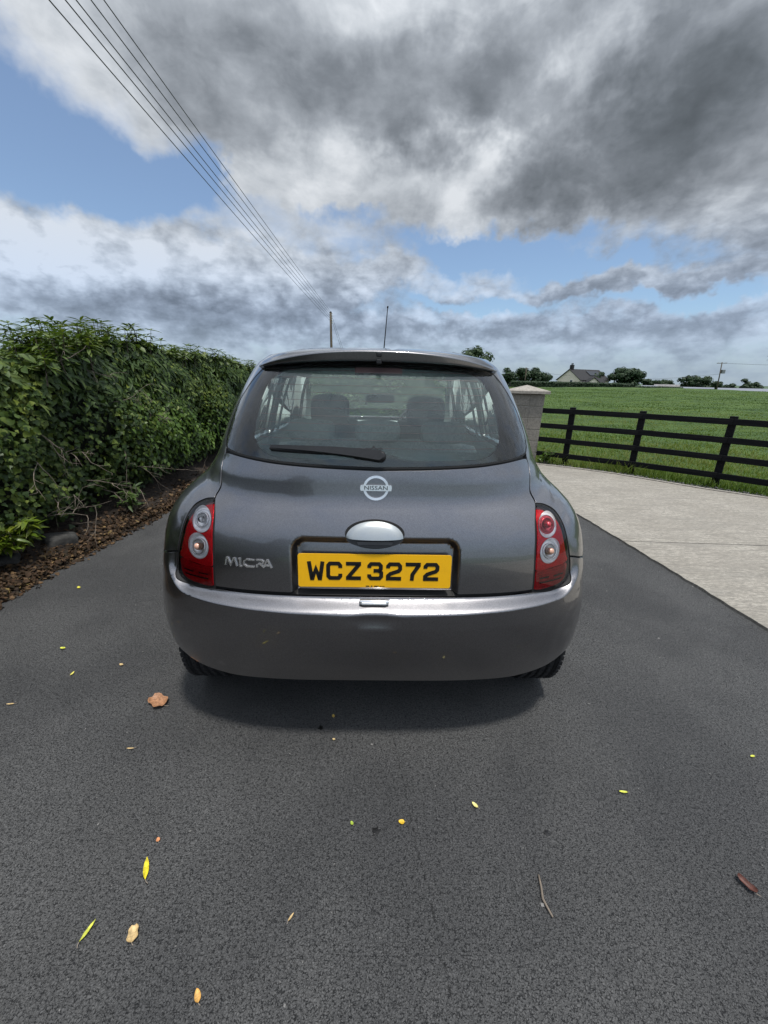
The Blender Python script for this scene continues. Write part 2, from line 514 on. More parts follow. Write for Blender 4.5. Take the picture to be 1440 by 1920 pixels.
M = {}
def make_materials():
    # asphalt: rolled macadam, dark binder pits between worn grey chippings
    m, t, b = new_mat('asphalt')
    tc = t.node('ShaderNodeTexCoord').outputs['Object']
    wob = t.noise(tc, 45, 2, 0.5, out='Color')
    vec = t.vmath('ADD', tc, t.vmath('SCALE', wob, scale=0.016))
    v1 = t.voronoi(vec, 165, 'DISTANCE_TO_EDGE')
    v1c = t.voronoi(vec, 165, 'F1', 'Color')
    cs = t.node('ShaderNodeSeparateColor')
    t.l.new(v1c, cs.inputs[0])
    v2 = t.noise(tc, 150, 4, 0.65)
    v3 = t.noise(tc, 1.3, 5, 0.6)
    v4 = t.noise(tc, 105, 3, 0.6)
    pit = t.math('MULTIPLY', t.remap(v1, 0.0, 0.16, 1.0, 0.0), t.remap(v4, 0.50, 0.66))
    pit = t.math('MAXIMUM', pit, t.remap(t.noise(t.mapping(tc, scale=(1.0, 1.35, 1)), 185, 3, 0.6, 0.3), 0.33, 0.44, 1.0, 0.0))
    chip = t.mix(t.remap(v2, 0.3, 0.75), (0.054, 0.055, 0.055), (0.132, 0.132, 0.131))
    chip = t.mix(t.remap(cs.outputs[0], 0.0, 1.0, 0.0, 0.45, False), chip, (0.135, 0.134, 0.132))
    chip = t.mix(t.remap(v3, 0.35, 0.65, 0.0, 0.55), chip, (0.044, 0.045, 0.047))
    sx0 = t.node('ShaderNodeSeparateXYZ')
    t.l.new(tc, sx0.inputs[0])
    trk = t.math('ABSOLUTE', t.math('SUBTRACT', t.math('ABSOLUTE', t.math('ADD', sx0.outputs[0], t.math('MULTIPLY', t.math('SUBTRACT', t.noise(tc, 0.8, 3), 0.5), 0.5))), 0.80))
    chip = t.mix(t.math('MULTIPLY', t.remap(trk, 0.05, 0.32, 0.45, 0.0), t.remap(t.noise(tc, 2.4, 4, 0.7), 0.3, 0.7)), chip, (0.092, 0.091, 0.089))
    damp = t.noise(tc, 3.1, 5, 0.7, 0.5)
    chip = t.mix(t.remap(damp, 0.55, 0.75, 0.0, 0.30), chip, (0.028, 0.029, 0.031))
    col = t.mix(t.math('MULTIPLY', pit, 0.95), chip, (0.013, 0.014, 0.016))
    gl = t.voronoi(tc, 19, 'F1')
    col = t.mix(t.remap(gl, 0.025, 0.045, 0.55, 0.0), col, (0.34, 0.33, 0.31))
    # old hairline joint running away from the camera
    sx = t.node('ShaderNodeSeparateXYZ')
    t.l.new(tc, sx.inputs[0])
    line = t.math('ABSOLUTE', t.math('SUBTRACT', t.math('ADD', sx.outputs[0], t.math('MULTIPLY', t.math('SUBTRACT', t.noise(tc, 9, 3), 0.5), 0.025)),
                                     t.math('ADD', 0.096, t.math('MULTIPLY', sx.outputs[1], -0.16))))
    lm = t.math('MULTIPLY', t.remap(line, 0.0014, 0.0050, 1.0, 0.0), t.remap(t.noise(tc, 40, 3), 0.47, 0.58))
    lm = t.math('MULTIPLY', lm, t.math('MULTIPLY', t.remap(sx.outputs[1], 0.06, 0.16, 1.0, 0.0), t.remap(sx.outputs[1], -0.75, -0.6)))
    col = t.mix(t.math('MULTIPLY', lm, 0.65), col, (0.010, 0.010, 0.010))
    t.put(b.inputs['Base Color'], col)
    b.inputs['Roughness'].default_value = 0.82
    b.inputs['Specular IOR Level'].default_value = 0.35
    h = t.math('SUBTRACT', t.math('ADD', t.math('MULTIPLY', v2, 0.35), t.math('MULTIPLY', t.math('MINIMUM', v1, 0.25), 2.0)), t.math('MULTIPLY', pit, 1.0))
    t.put(b.inputs['Normal'], t.bump(h, 0.9, 0.0045))
    M['asphalt'] = m

    # brushed concrete
    m, t, b = new_mat('concrete')
    tc = t.node('ShaderNodeTexCoord').outputs['Object']
    br = t.mapping(tc, rot=(0, 0, R(40)), scale=(3.5, 60, 10))
    st = t.noise(br, 1.0, 5, 0.65, 0.6)
    br2 = t.mapping(tc, rot=(0, 0, R(32)), scale=(1.2, 9, 5))
    st2 = t.noise(br2, 1.0, 4, 0.6, 0.8)
    mot = t.noise(tc, 2.2, 5, 0.6)
    sand = t.noise(tc, 190, 3, 0.7)
    col = t.mix(t.remap(mot, 0.3, 0.7), (0.31, 0.285, 0.24), (0.42, 0.39, 0.335))
    col = t.mix(t.remap(t.noise(t.mapping(tc, rot=(0, 0, R(36)), scale=(.5, 2.2, 1)), 1.1, 5, 0.7, 1.0), 0.52, 0.70, 0.0, 0.6), col, (0.20, 0.19, 0.165))
    vor = t.noise(t.mapping(tc, rot=(0, 0, R(38)), scale=(.6, 1.5, 1)), 42, 5, 0.75)
    col = t.mix(t.remap(vor, 0.47, 0.62, 0.0, 0.8), col, (0.165, 0.155, 0.135))
    col = t.mix(t.remap(vor, 0.46, 0.36, 0.0, 0.6), col, (0.52, 0.49, 0.43))
    col = t.mix(t.remap(st, 0.46, 0.66, 0.0, 0.85), col, (0.19, 0.175, 0.15))
    col = t.mix(t.remap(st2, 0.50, 0.70, 0.0, 0.6), col, (0.225, 0.21, 0.185))
    col = t.mix(t.remap(sand, 0.40, 0.62, 0.0, 0.7), col, (0.20, 0.185, 0.16))
    t.put(b.inputs['Base Color'], col)
    b.inputs['Roughness'].default_value = 0.9
    t.put(b.inputs['Normal'], t.bump(t.math('ADD', st, t.math('MULTIPLY', sand, 0.6)), 0.55, 0.004))
    M['concrete'] = m

    # field turf seen at low angle
    m, t, b = new_mat('turf')
    tc = t.node('ShaderNodeTexCoord').outputs['Object']
    n1 = t.noise(tc, 0.22, 5, 0.6)
    n2 = t.noise(t.mapping(tc, rot=(0, 0, R(-62)), scale=(.45, 1, 1)), 1.5, 6, 0.7)
    n3 = t.noise(tc, 30, 4, 0.7)
    col = t.mix(t.remap(n1, 0.3, 0.7), (0.055, 0.100, 0.022), (0.085, 0.135, 0.032))
    col = t.mix(t.remap(n2, 0.42, 0.62, 0.0, 0.85), col, (0.026, 0.056, 0.016))
    col = t.mix(t.remap(n3, 0.4, 0.75, 0.0, 0.5), col, (0.095, 0.15, 0.045))
    t.put(b.inputs['Base Color'], col)
    b.inputs['Roughness'].default_value = 0.85
    b.inputs['Specular IOR Level'].default_value = 0.2
    t.put(b.inputs['Normal'], t.bump(t.math('ADD', n2, t.math('MULTIPLY', n3, 0.35)), 0.9, 0.12))
    M['turf'] = m
    M['grass'] = leaf_mat('grass_blades', [(0.055, 0.098, 0.014), (0.105, 0.175, 0.024), (0.17, 0.245, 0.042), (0.24, 0.27, 0.08)], 0.5, 0.3, 0.35)
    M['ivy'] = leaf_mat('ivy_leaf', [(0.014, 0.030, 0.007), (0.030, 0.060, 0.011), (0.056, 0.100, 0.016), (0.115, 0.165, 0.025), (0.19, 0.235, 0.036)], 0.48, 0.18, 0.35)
    M['elder'] = leaf_mat('elder_leaf', [(0.028, 0.055, 0.015), (0.055, 0.098, 0.024), (0.095, 0.150, 0.034), (0.155, 0.200, 0.042)], 0.5, 0.22, 0.4)
    M['privet'] = leaf_mat('bright_leaf', [(0.045, 0.095, 0.012), (0.085, 0.155, 0.019), (0.14, 0.22, 0.028)], 0.42, 0.22, 0.4)
    M['laurel'] = leaf_mat('laurel_leaf', [(0.085, 0.15, 0.014), (0.15, 0.22, 0.02), (0.24, 0.28, 0.03)], 0.35, 0.3, 0.5)
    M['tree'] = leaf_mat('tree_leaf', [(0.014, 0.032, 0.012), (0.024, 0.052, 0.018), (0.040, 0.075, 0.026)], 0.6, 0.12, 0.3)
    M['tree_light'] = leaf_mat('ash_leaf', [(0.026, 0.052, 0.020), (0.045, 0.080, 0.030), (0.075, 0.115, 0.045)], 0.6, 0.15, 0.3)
    M['litter'] = leaf_mat('dead_leaf', [(0.018, 0.011, 0.008), (0.048, 0.026, 0.015), (0.095, 0.052, 0.028), (0.20, 0.125, 0.065), (0.34, 0.24, 0.08)], 0.75, 0.06, 0.25)
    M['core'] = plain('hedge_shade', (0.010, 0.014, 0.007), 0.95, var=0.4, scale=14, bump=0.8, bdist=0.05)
    M['soil'] = plain('soil', (0.022, 0.015, 0.010), 0.95, var=0.5, scale=24, bump=0.9, bdist=0.03)
    M['bark'] = plain('bark', (0.075, 0.058, 0.042), 0.9, var=0.4, scale=40, bump=0.6, bdist=0.01)
    M['twig'] = plain('dry_twig', (0.20, 0.165, 0.13), 0.85, var=0.35, scale=30)
    M['stone'] = plain('field_stone', (0.050, 0.049, 0.046), 0.9, var=0.35, scale=12, bump=0.7, bdist=0.02)
    M['gravel'] = leaf_mat('gravel_chips', [(0.06, 0.06, 0.062), (0.14, 0.138, 0.135), (0.28, 0.27, 0.26)], 0.9, 0.0, 0.3)
    # black stained timber
    m, t, b = new_mat('black_timber')
    tc = t.node('ShaderNodeTexCoord').outputs['Object']
    g = t.noise(t.mapping(tc, scale=(3, 40, 40)), 1.0, 5, 0.6)
    t.put(b.inputs['Base Color'], t.mix(t.remap(g, 0.4, 0.75), (0.005, 0.0055, 0.007), (0.014, 0.0135, 0.0135)))
    b.inputs['Roughness'].default_value = 0.8
    b.inputs['Specular IOR Level'].default_value = 0.15
    t.put(b.inputs['Normal'], t.bump(g, 0.5, 0.004))
    M['timber'] = m
    m, t, b = new_mat('weathered_block')
    tc = t.node('ShaderNodeTexCoord').outputs['Object']
    n = t.noise(tc, 46, 5, 0.7)
    n2 = t.noise(t.mapping(tc, scale=(6, 6, 1.2)), 1.4, 4, 0.6)
    col = t.mix(t.remap(n, 0.3, 0.7), (0.155, 0.142, 0.122), (0.275, 0.255, 0.222))
    col = t.mix(t.remap(n2, 0.52, 0.75, 0.0, 0.55), col, (0.095, 0.090, 0.082))
    t.put(b.inputs['Base Color'], col)
    b.inputs['Roughness'].default_value = 0.92
    t.put(b.inputs['Normal'], t.bump(n, 0.6, 0.006))
    M['block'] = m
    M['capstone'] = plain('capstone', (0.30, 0.275, 0.24), 0.9, var=0.25, scale=26, bump=0.5, bdist=0.005)
    M['mortar'] = plain('mortar', (0.36, 0.34, 0.30), 0.95, var=0.2, scale=60)
    M['pole'] = plain('pole_timber', (0.10, 0.078, 0.055), 0.85, var=0.3, scale=9)
    M['wire'] = plain('wire', (0.03, 0.031, 0.033), 0.5, var=0.1)
    M['steel'] = plain('galvanised', (0.25, 0.26, 0.27), 0.5, 0.6, var=0.15)
    M['render'] = plain('cream_render', (0.88, 0.76, 0.65), 0.9, var=0.08, scale=3)
    M['white'] = plain('white_paint', (0.75, 0.75, 0.74), 0.7, var=0.05)
    M['slate'] = plain('slate', (0.017, 0.017, 0.019), 0.8, var=0.3, scale=2.2)
    M['darkpane'] = plain('window_pane', (0.012, 0.014, 0.016), 0.1, var=0.1)
    M['shedroof'] = plain('shed_sheet', (0.20, 0.215, 0.25), 0.6, var=0.08, scale=1.0)
    M['shedstone'] = plain('shed_wall', (0.19, 0.185, 0.185), 0.9, var=0.3, scale=1.5)
    M['barn_shade'] = plain('shed_shade', (0.10, 0.085, 0.075), 0.9, var=0.3, scale=1.5)  # dark wall colour stands in for the shade inside the open barn
    M['far'] = plain('far_pasture', (0.055, 0.095, 0.045), 0.9, var=0.3, scale=0.03)
    # ---- car
    m, t, b = new_mat('metallic_grey_paint')
    tc = t.node('ShaderNodeTexCoord').outputs['Object']
    fl = t.voronoi(tc, 900, 'F1', 'Color')
    fs = t.node('ShaderNodeSeparateColor')
    t.l.new(fl, fs.inputs[0])
    t.put(b.inputs['Base Color'], t.mix(fs.outputs[0], (0.172, 0.168, 0.175), (0.280, 0.273, 0.282)))
    b.inputs['Metallic'].default_value = 1.0
    b.inputs['Roughness'].default_value = 0.33
    b.inputs['Coat Weight'].default_value = 1.0
    dust = t.noise(tc, 14, 5, 0.65)
    t.put(b.inputs['Coat Roughness'], t.remap(dust, 0.35, 0.75, 0.015, 0.06))
    b.inputs['Coat IOR'].default_value = 1.55
    M['paint'] = m
    M['silver'] = plain('silver_paint', (0.50, 0.52, 0.51), 0.28, 0.85, 1.0, var=0.03, scale=300)
    M['chrome'] = plain('chrome', (0.88, 0.88, 0.88), 0.16, 0.85, var=0.02)
    M['reflector'] = plain('lamp_reflector', (0.98, 0.98, 0.98), 0.40, 0.6, var=0.08, scale=120)
    M['blackplastic'] = plain('black_plastic', (0.010, 0.010, 0.011), 0.42, var=0.2, scale=80)
    M['gloss'] = plain('black_gloss', (0.006, 0.006, 0.007), 0.12, coat=0.5, var=0.1)
    M['rubber'] = plain('rubber', (0.014, 0.014, 0.015), 0.85, var=0.25, scale=60)
    M['seal'] = plain('rubber_seal', (0.004, 0.004, 0.004), 0.7, var=0.1)
    M['lining'] = plain('cabin_lining', (0.50, 0.52, 0.50), 0.95, var=0.1)
    M['cloth'] = plain('seat_cloth', (0.46, 0.49, 0.49), 0.95, var=0.18, scale=90, bump=0.3)
    M['cloth_dark'] = plain('seat_cloth_dark', (0.075, 0.078, 0.085), 0.95, var=0.2, scale=90, bump=0.3)
    M['alloy'] = plain('wheel_cover', (0.40, 0.41, 0.42), 0.35, 0.7, 0.3, var=0.05)
    # yellow retroreflective plate
    m, t, b = new_mat('yellow_plate')
    tc = t.node('ShaderNodeTexCoord').outputs['Object']
    hx = t.voronoi(tc, 420, 'DISTANCE_TO_EDGE')
    gr = t.noise(tc, 22, 4, 0.6)
    col = t.mix(t.remap(hx, 0.0, 0.12, 0.35, 0.0), (0.95, 0.50, 0.006), (0.72, 0.38, 0.005))
    col = t.mix(t.remap(gr, 0.45, 0.75, 0.0, 0.25), col, (0.70, 0.36, 0.012))
    t.put(b.inputs['Base Color'], col)
    b.inputs['Roughness'].default_value = 0.3
    b.inputs['Coat Weight'].default_value = 0.4
    M['plate'] = m
    M['ink'] = plain('plate_black', (0.006, 0.006, 0.006), 0.35, var=0.2)
    # lamp reds
    m, t, b = new_mat('red_reflex')
    tc = t.node('ShaderNodeTexCoord').outputs['Object']
    pr = t.voronoi(tc, 260, 'F1', rand=0.25)
    prc = t.voronoi(tc, 260, 'F1', 'Color', rand=0.25)
    sc_ = t.node('ShaderNodeSeparateColor')
    t.l.new(prc, sc_.inputs[0])
    t.put(b.inputs['Base Color'], t.mix(sc_.outputs[0], (0.75, 0.006, 0.014), (1.0, 0.014, 0.026)))
    b.inputs['Roughness'].default_value = 0.25
    b.inputs['Metallic'].default_value = 0.5
    t.put(b.inputs['Normal'], t.bump(pr, 0.5, 0.002))
    M['red'] = m
    M['red_deep'] = plain('red_deep', (0.50, 0.005, 0.012), 0.25, 0.4, var=0.3, scale=60)
    M['red_dark'] = plain('red_housing', (0.040, 0.003, 0.005), 0.25, var=0.2)
    M['red_bowl'] = plain('red_bowl', (0.62, 0.07, 0.09), 0.2, 0.5, var=0.25, scale=90)
    M['amber'] = plain('amber_bulb', (0.75, 0.42, 0.30), 0.2, 0.2, var=0.1)
    M['brake'] = plain('brake_strip', (0.30, 0.15, 0.15), 0.4, var=0.1)
    def glass(name, tintc, f0, rough=0.0, film=0.0):
        m, t, b = new_mat(name)
        t.n.remove(b)
        tr = t.node('ShaderNodeBsdfTransparent')
        tr.inputs[0].default_value = (*tintc, 1)
        gl_ = t.node('ShaderNodeBsdfGlossy')
        gl_.inputs['Roughness'].default_value = rough
        fr = t.node('ShaderNodeFresnel')
        fr.inputs[0].default_value = 1.5
        mx = t.node('ShaderNodeMixShader')
        t.l.new(t.math('MULTIPLY', fr.outputs[0], f0, clamp=True), mx.inputs[0])
        t.l.new(tr.outputs[0], mx.inputs[1])
        t.l.new(gl_.outputs[0], mx.inputs[2])
        df = t.node('ShaderNodeBsdfDiffuse')
        df.inputs[0].default_value = (0.55, 0.58, 0.57, 1)
        m2 = t.node('ShaderNodeMixShader')
        tc = t.node('ShaderNodeTexCoord').outputs['Object']
        t.l.new(t.remap(t.noise(tc, 7, 5, 0.65), 0.3, 0.75, film * 0.6, film * 1.5), m2.inputs[0])
        t.l.new(mx.outputs[0], m2.inputs[1])
        t.l.new(df.outputs[0], m2.inputs[2])
        t.l.new(m2.outputs[0], t.n['Material Output'].inputs[0])
        return m
    M['glass'] = glass('tinted_glass', (0.84, 0.93, 0.90), 1.5, film=0.015)
    m, t, b = new_mat('added_haze')  # pale haze put into the clear pane to make it look brighter
    t.n.remove(b)
    tc = t.node('ShaderNodeTexCoord').outputs['Object']
    tr = t.node('ShaderNodeBsdfTransparent')
    tr.inputs[0].default_value = (0.94, 0.98, 0.97, 1)
    df = t.node('ShaderNodeBsdfDiffuse')
    df.inputs[0].default_value = (0.66, 0.76, 0.74, 1)
    tl = t.node('ShaderNodeBsdfTranslucent')
    tl.inputs[0].default_value = (0.66, 0.76, 0.74, 1)
    ms = t.node('ShaderNodeMixShader')
    ms.inputs[0].default_value = 0.35
    t.l.new(df.outputs[0], ms.inputs[1])
    t.l.new(tl.outputs[0], ms.inputs[2])
    mx = t.node('ShaderNodeMixShader')
    nz = t.noise(t.mapping(tc, scale=(1, 1, 2.2)), 3.2, 6, 0.6, 0.8)
    t.l.new(t.remap(nz, 0.3, 0.72, 0.17, 0.38), mx.inputs[0])
    t.l.new(tr.outputs[0], mx.inputs[1])
    t.l.new(ms.outputs[0], mx.inputs[2])
    t.l.new(mx.outputs[0], t.n['Material Output'].inputs[0])
    M['pane_haze'] = m
    M['side_glass'] = glass('side_glass', (0.90, 0.95, 0.93), 1.1)
    M['lens'] = glass('clear_lens', (0.97, 0.95, 0.95), 1.0)
    M['bulbglass'] = glass('bulb_glass', (0.9, 0.9, 0.9), 2.0, 0.05)
make_materials()

# ================================================================== the setting
CONC_EDGE = [(2.12, 6.3), (2.45, 5.95), (2.86, 5.59), (3.35, 5.30), (3.84, 4.92), (4.22, 4.48), (4.60, 4.06), (5.11, 3.62), (5.8, 2.8), (6.6, 1.6), (7.4, 0.0), (8.0, -2.5), (8.3, -6.0)]
FENCE_POSTS = [(3.35, 5.68), (4.17, 5.074), (4.945, 4.311), (5.66, 3.48), (6.32, 2.55)]
PILLAR = (2.70, 6.22)

def ground_z(x, y):
    """height of the pasture"""
    x = np.asarray(x, float)
    y = np.asarray(y, float)
    r = np.hypot(x, y)
    def ss(a, b, v):
        q = np.clip((v - a) / (b - a), 0, 1)
        return q * q * (3 - 2 * q)
    side = ss(2.6, 14.0, x)
    hill = 0.86 * ss(8, 62, r) * side
    hill = hill + 0.40 * np.exp(-(((x - 44) / 13) ** 2 + ((y - 60) / 22) ** 2))
    hill = hill - 0.45 * ss(70, 120, r) * side - 0.9 * ss(150, 320, r)
    p = np.stack([x, y], -1)
    lump = (vnoise(p, 0.16, 3) * 0.30 + vnoise(p, 0.6, 2) * 0.09) * ss(6, 22, r) * side
    return -0.035 + hill + lump

def build_ground():
    xs = np.concatenate([np.linspace(-3000, -60, 10), np.linspace(-50, 0, 24), np.linspace(0.6, 30, 60), np.linspace(31, 110, 72), np.linspace(120, 3000, 14)])
    ys = np.concatenate([np.linspace(-3000, -40, 9), np.linspace(-34, 0, 14), np.linspace(0.6, 30, 60), np.linspace(31, 140, 96), np.linspace(150, 3200, 14)])
    X, Y = np.meshgrid(xs, ys)
    Z = ground_z(X, Y)
    V = np.stack([X, Y, Z], -1).reshape(-1, 3)
    n, m = len(ys), len(xs)
    i = np.arange((n - 1) * m).reshape(n - 1, m)[:, :-1]
    F = np.stack([i, i + 1, i + 1 + m, i + m], -1).reshape(-1, 4)
    o = add('field', V, F, M['turf'])
    tag(o, 'green pasture rising gently behind the black timber fence', kind='structure')
    # tarmac lane
    edgeL = [(-2.40, -9), (-2.40, -3), (-2.38, 0.2), (-2.36, 1.1), (-2.33, 1.9), (-2.24, 2.9), (-2.2, 5), (-2.2, 9), (-2.3, 13.6)]
    edgeR = [(2.62, -9), (2.52, -3), (2.40, 0.0), (2.32, 1.2), (2.28, 2.0), (2.225, 3.0), (2.16, 5.0), (2.2, 6.4), (2.6, 9), (3.2, 13.6)]
    ring = edgeL + edgeR[::-1]
    res = delaunay_2d_cdt([Vector(p) for p in ring], [(k, (k + 1) % len(ring)) for k in range(len(ring))], [], 1, 1e-6)
    o = add('road', [(v.x, v.y, 0.0) for v in res[0]], [tuple(f) for f in res[2]], M['asphalt'])
    tag(o, 'dark grey tarmac lane the car stands on', kind='structure')
    # concrete apron: two bays with a saw-cut joint
    ap = empty('concrete_apron')
    tag(ap, 'pale brushed concrete apron beside the tarmac lane', kind='structure')
    def prism(name, poly, z0, z1, mat, parent):
        n = len(poly)
        V = [(x, y, z1) for x, y in poly] + [(x, y, z0) for x, y in poly]
        bev = [(x, y, z1) for x, y in poly]
        F = [tuple(range(n))] + [(k, n + k, n + (k + 1) % n, (k + 1) % n) for k in range(n)]
        return add(name, V, F, mat, parent, smooth=False)
    rng = np.random.default_rng(5)
    def ragged(a, b, n, amp):
        a, b = np.array(a), np.array(b)
        return [tuple(a + (b - a) * k / n + (rng.normal(0, amp), 0)) for k in range(1, n)]
    lane_b = [(2.62, -6.0), (2.37, 0.0), (2.27, 2.13)]
    j0, j1 = (2.268, 2.14), (8.6, 1.83)
    near = [(2.60, -6.0)] + ragged((2.60, -6.0), (2.385, 0.0), 24, .004) + [(2.385, 0.0)] + ragged((2.385, 0.0), (2.272, 2.13), 30, .005) + [(2.272, 2.13)]
    near += [(6.55, 1.93 - .008), (6.6, 1.6), (7.4, 0.0), (8.0, -2.5), (8.3, -6.0)]
    prism('concrete_slab', near[::-1], -0.06, 0.018, M['concrete'], ap)
    far = [(2.272, 2.142)] + ragged((2.272, 2.142), (2.195, 3.2), 14, .005) + [(2.195, 3.2)] + ragged((2.195, 3.2), (2.12, 6.3), 20, .006)
    far += CONC_EDGE[:9] + [(6.545, 1.942)]
    prism('concrete_slab', far[::-1], -0.06, 0.018, M['concrete'], ap)
    # raised pale lip along the pasture edge
    mb = MB()
    E = [Vector((x, y, 0)) for x, y in CONC_EDGE[:9]]
    for a, b in zip(E[:-1], E[1:]):
        d = (b - a).normalized()
        nrm = Vector((-d.y, d.x, 0))
        V = []
        for p in (a, b):
            V += [p + nrm * 0.0 + Vector((0, 0, -.04)), p + nrm * 0.0 + Vector((0, 0, .032)), p + nrm * .05 + Vector((0, 0, .032)), p + nrm * .05 + Vector((0, 0, -.04))]
        mb.geo(V, [(0, 4, 5, 1), (1, 5, 6, 2), (2, 6, 7, 3)])
    o = mb.build('kerb_lip', M['capstone'], ap)
build_ground()

# gravel between the concrete and the fence
def build_gravel():
    E = np.array(CONC_EDGE[1:10])
    seg = np.diff(E, axis=0)
    L = np.linalg.norm(seg, axis=1)
    n = 9000
    k = RNG.choice(len(L), n, p=L / L.sum())
    t = RNG.random(n)
    d = seg[k] / L[k][:, None]
    nr = np.stack([-d[:, 1], d[:, 0]], 1)
    off = 0.03 + np.abs(RNG.normal(0, 0.13, n))
    p = E[k] + seg[k] * t[:, None] + nr * off[:, None]
    pos = np.column_stack([p, -0.01 + RNG.random(n) * 0.03 - off * 0.02])
    V, F, T = scatter(np.array([(0, -.6, 0), (.5, 0, .05), (0, .5, 0), (-.5, 0, 0), (0, 0, .5), (0, 0, -.5)]),
                      np.array([(0, 1, 4), (1, 2, 4), (2, 3, 4), (3, 0, 4), (1, 0, 5), (2, 1, 5), (3, 2, 5), (0, 3, 5)]),
                      pos, rand_dirs(n), rand_dirs(n), RNG.uniform(.008, .026, n), RNG.random(n) ** 1.5)
    o = add('gravel', V, F, M['gravel'], smooth=False, tint=T)
    tag(o, 'grey loose gravel strip between concrete and fence', kind='stuff')
build_gravel()

def build_grass():
    # blades: thick along the fence, thinning out over the pasture
    n = 120000
    r = 5.2 + 62 * RNG.random(n) ** 3.4
    a = R(18) + R(50) * RNG.random(n)
    x = r * np.sin(a)
    y = -1.0 + r * np.cos(a) + 0.2
    P = np.array(FENCE_POSTS + [(7.0, 1.2), (8.0, -1.0)])
    P = np.concatenate([[(2.2, 6.6)], P])
    keep = np.zeros(n, bool)
    best = np.full(n, 9.0)
    for A, B in zip(P[:-1], P[1:]):
        d = (B - A) / np.linalg.norm(B - A)
        q = np.stack([x, y], 1) - A
        al = q @ d
        on = (al > -0.2) & (al < np.linalg.norm(B - A) + .2)
        sd = q @ np.array([-d[1], d[0]])
        best = np.where(on, np.minimum(best, sd), best)
    keep = (best > -0.14) & ((best < 9) | (r > 9))
    keep &= ~((np.abs(x - PILLAR[0]) < .3) & (np.abs(y - PILLAR[1]) < .3))
    x, y, r = x[keep], y[keep], r[keep]
    near = best[keep]
    n = len(x)
    pos = np.column_stack([x, y, ground_z(x, y) - 0.005])
    h = (0.05 + 0.06 * RNG.random(n)) * (0.8 + 0.9 * np.exp(-np.clip(near, 0, 9) * 2.2)) * (1 + 0.7 * (vnoise(np.stack([x, y], 1), 1.1, 2) > .1))
    h = h * np.interp(r, [7, 14, 60], [1.0, .5, .55])
    w = 0.006 + 0.0012 * r
    up = np.column_stack([RNG.normal(0, .35, n), RNG.normal(0, .35, n), np.ones(n)])
    V, F, T = scatter(BLADE[0], BLADE[1], pos, np.column_stack([RNG.normal(size=(n, 2)), np.zeros(n)]), up, np.stack([w, h, h], 1),
                      np.clip(0.42 + 0.8 * vnoise(np.stack([x, y], 1), 0.7, 3) + 1.5 * vnoise(np.stack([x * .5, y], 1) + 5, 0.25, 3) + RNG.normal(0, .18, n), 0, 1))
    o = add('grass', V, F, M['grass'], tint=T)
    tag(o, 'long green grass growing behind and under the timber fence', kind='stuff')
build_grass()

# ------------------------------------------------------------------ fence
def build_fence():
    f = empty('timber_fence', (FENCE_POSTS[0][0], FENCE_POSTS[0][1], 0))
    tag(f, 'black stained four-rail timber fence along the concrete apron', 'fence')
    o0 = Vector(f.location)
    rng = random.Random(4)
    def rot_of(d):
        return Matrix.Rotation(math.atan2(d.y, d.x), 3, 'Z')
    P = [Vector((x, y, 0)) for x, y in FENCE_POSTS]
    start = Vector((2.86, 6.02, 0))
    pts = [start] + P
    post_me = {}
    for i, p in enumerate(P):
        d = (pts[i + 2] - pts[i]).normalized() if i + 2 < len(pts) else (pts[-1] - pts[-2]).normalized()
        nrm = Vector((-d.y, d.x, 0))
        mb = MB().bevbox((0, 0, 0.44), (.045, .04, .56), .006, rot_of(d))
        o = mb.build('post', M['timber'], f)
        o.location = p + nrm * 0.045 - o0
        o.rotation_euler = (rng.uniform(-.012, .012), rng.uniform(-.012, .012), 0)
    for i in range(len(pts) - 1):
        a, b = pts[i], pts[i + 1]
        d = (b - a).normalized()
        L = (b - a).length
        nrm = Vector((-d.y, d.x, 0))
        for z in (0.925, 0.672, 0.420, 0.168):
            mb = MB().bevbox((0, 0, 0), (L / 2 - .002, .017, .042), .004, None)
            o = mb.build('rail', M['timber'], f)
            o.location = (a + b) / 2 - nrm * 0.016 + Vector((0, 0, z + rng.uniform(-.006, .006))) - o0
            o.rotation_euler = (0, rng.uniform(-.004, .004), math.atan2(d.y, d.x) + rng.uniform(-.004, .004))
build_fence()

# ------------------------------------------------------------------ gate pillar of coursed blocks
def build_pillar():
    p = empty('gate_pillar', (*PILLAR, 0), R(-10))
    tag(p, 'weathered grey block gate pillar with shallow pyramid cap at the fence end', 'pillar')
    h, n = 0.205, 6
    for k in range(n):
        z = -0.03 + (k + .5) * h
        w = .272 if k < n - 1 else .276
        for s in (-1, 1):
            wl = .30 if (k % 2 == 0) == (s > 0) else .246
            x0 = -w if s < 0 else (w - 2 * w * .5 if True else 0)
            split = 0.03 if k % 2 else -0.03
            a, b = (-w, split - .004) if s < 0 else (split + .004, w)
            MB().bevbox(((a + b) / 2, 0, z), ((b - a) / 2, w, h / 2 - .0045), .007).build('block', M['block'], p)
    MB().box((0, 0, n * h / 2 - .03), (.262, .262, n * h / 2 - .004)).build('mortar_core', M['mortar'], p)
    zc = n * h - .03
    MB().bevbox((0, 0, zc + .028), (.345, .345, .026), .006).build('cap_slab', M['capstone'], p)
    MB().geo([(-.340, -.340, zc + .0545), (.340, -.340, zc + .0545), (.340, .340, zc + .0545), (-.340, .340, zc + .0545), (0, 0, zc + .150)],
             [(0, 1, 4), (1, 2, 4), (2, 3, 4), (3, 0, 4)]).build('cap_point', M['capstone'], p)
build_pillar()

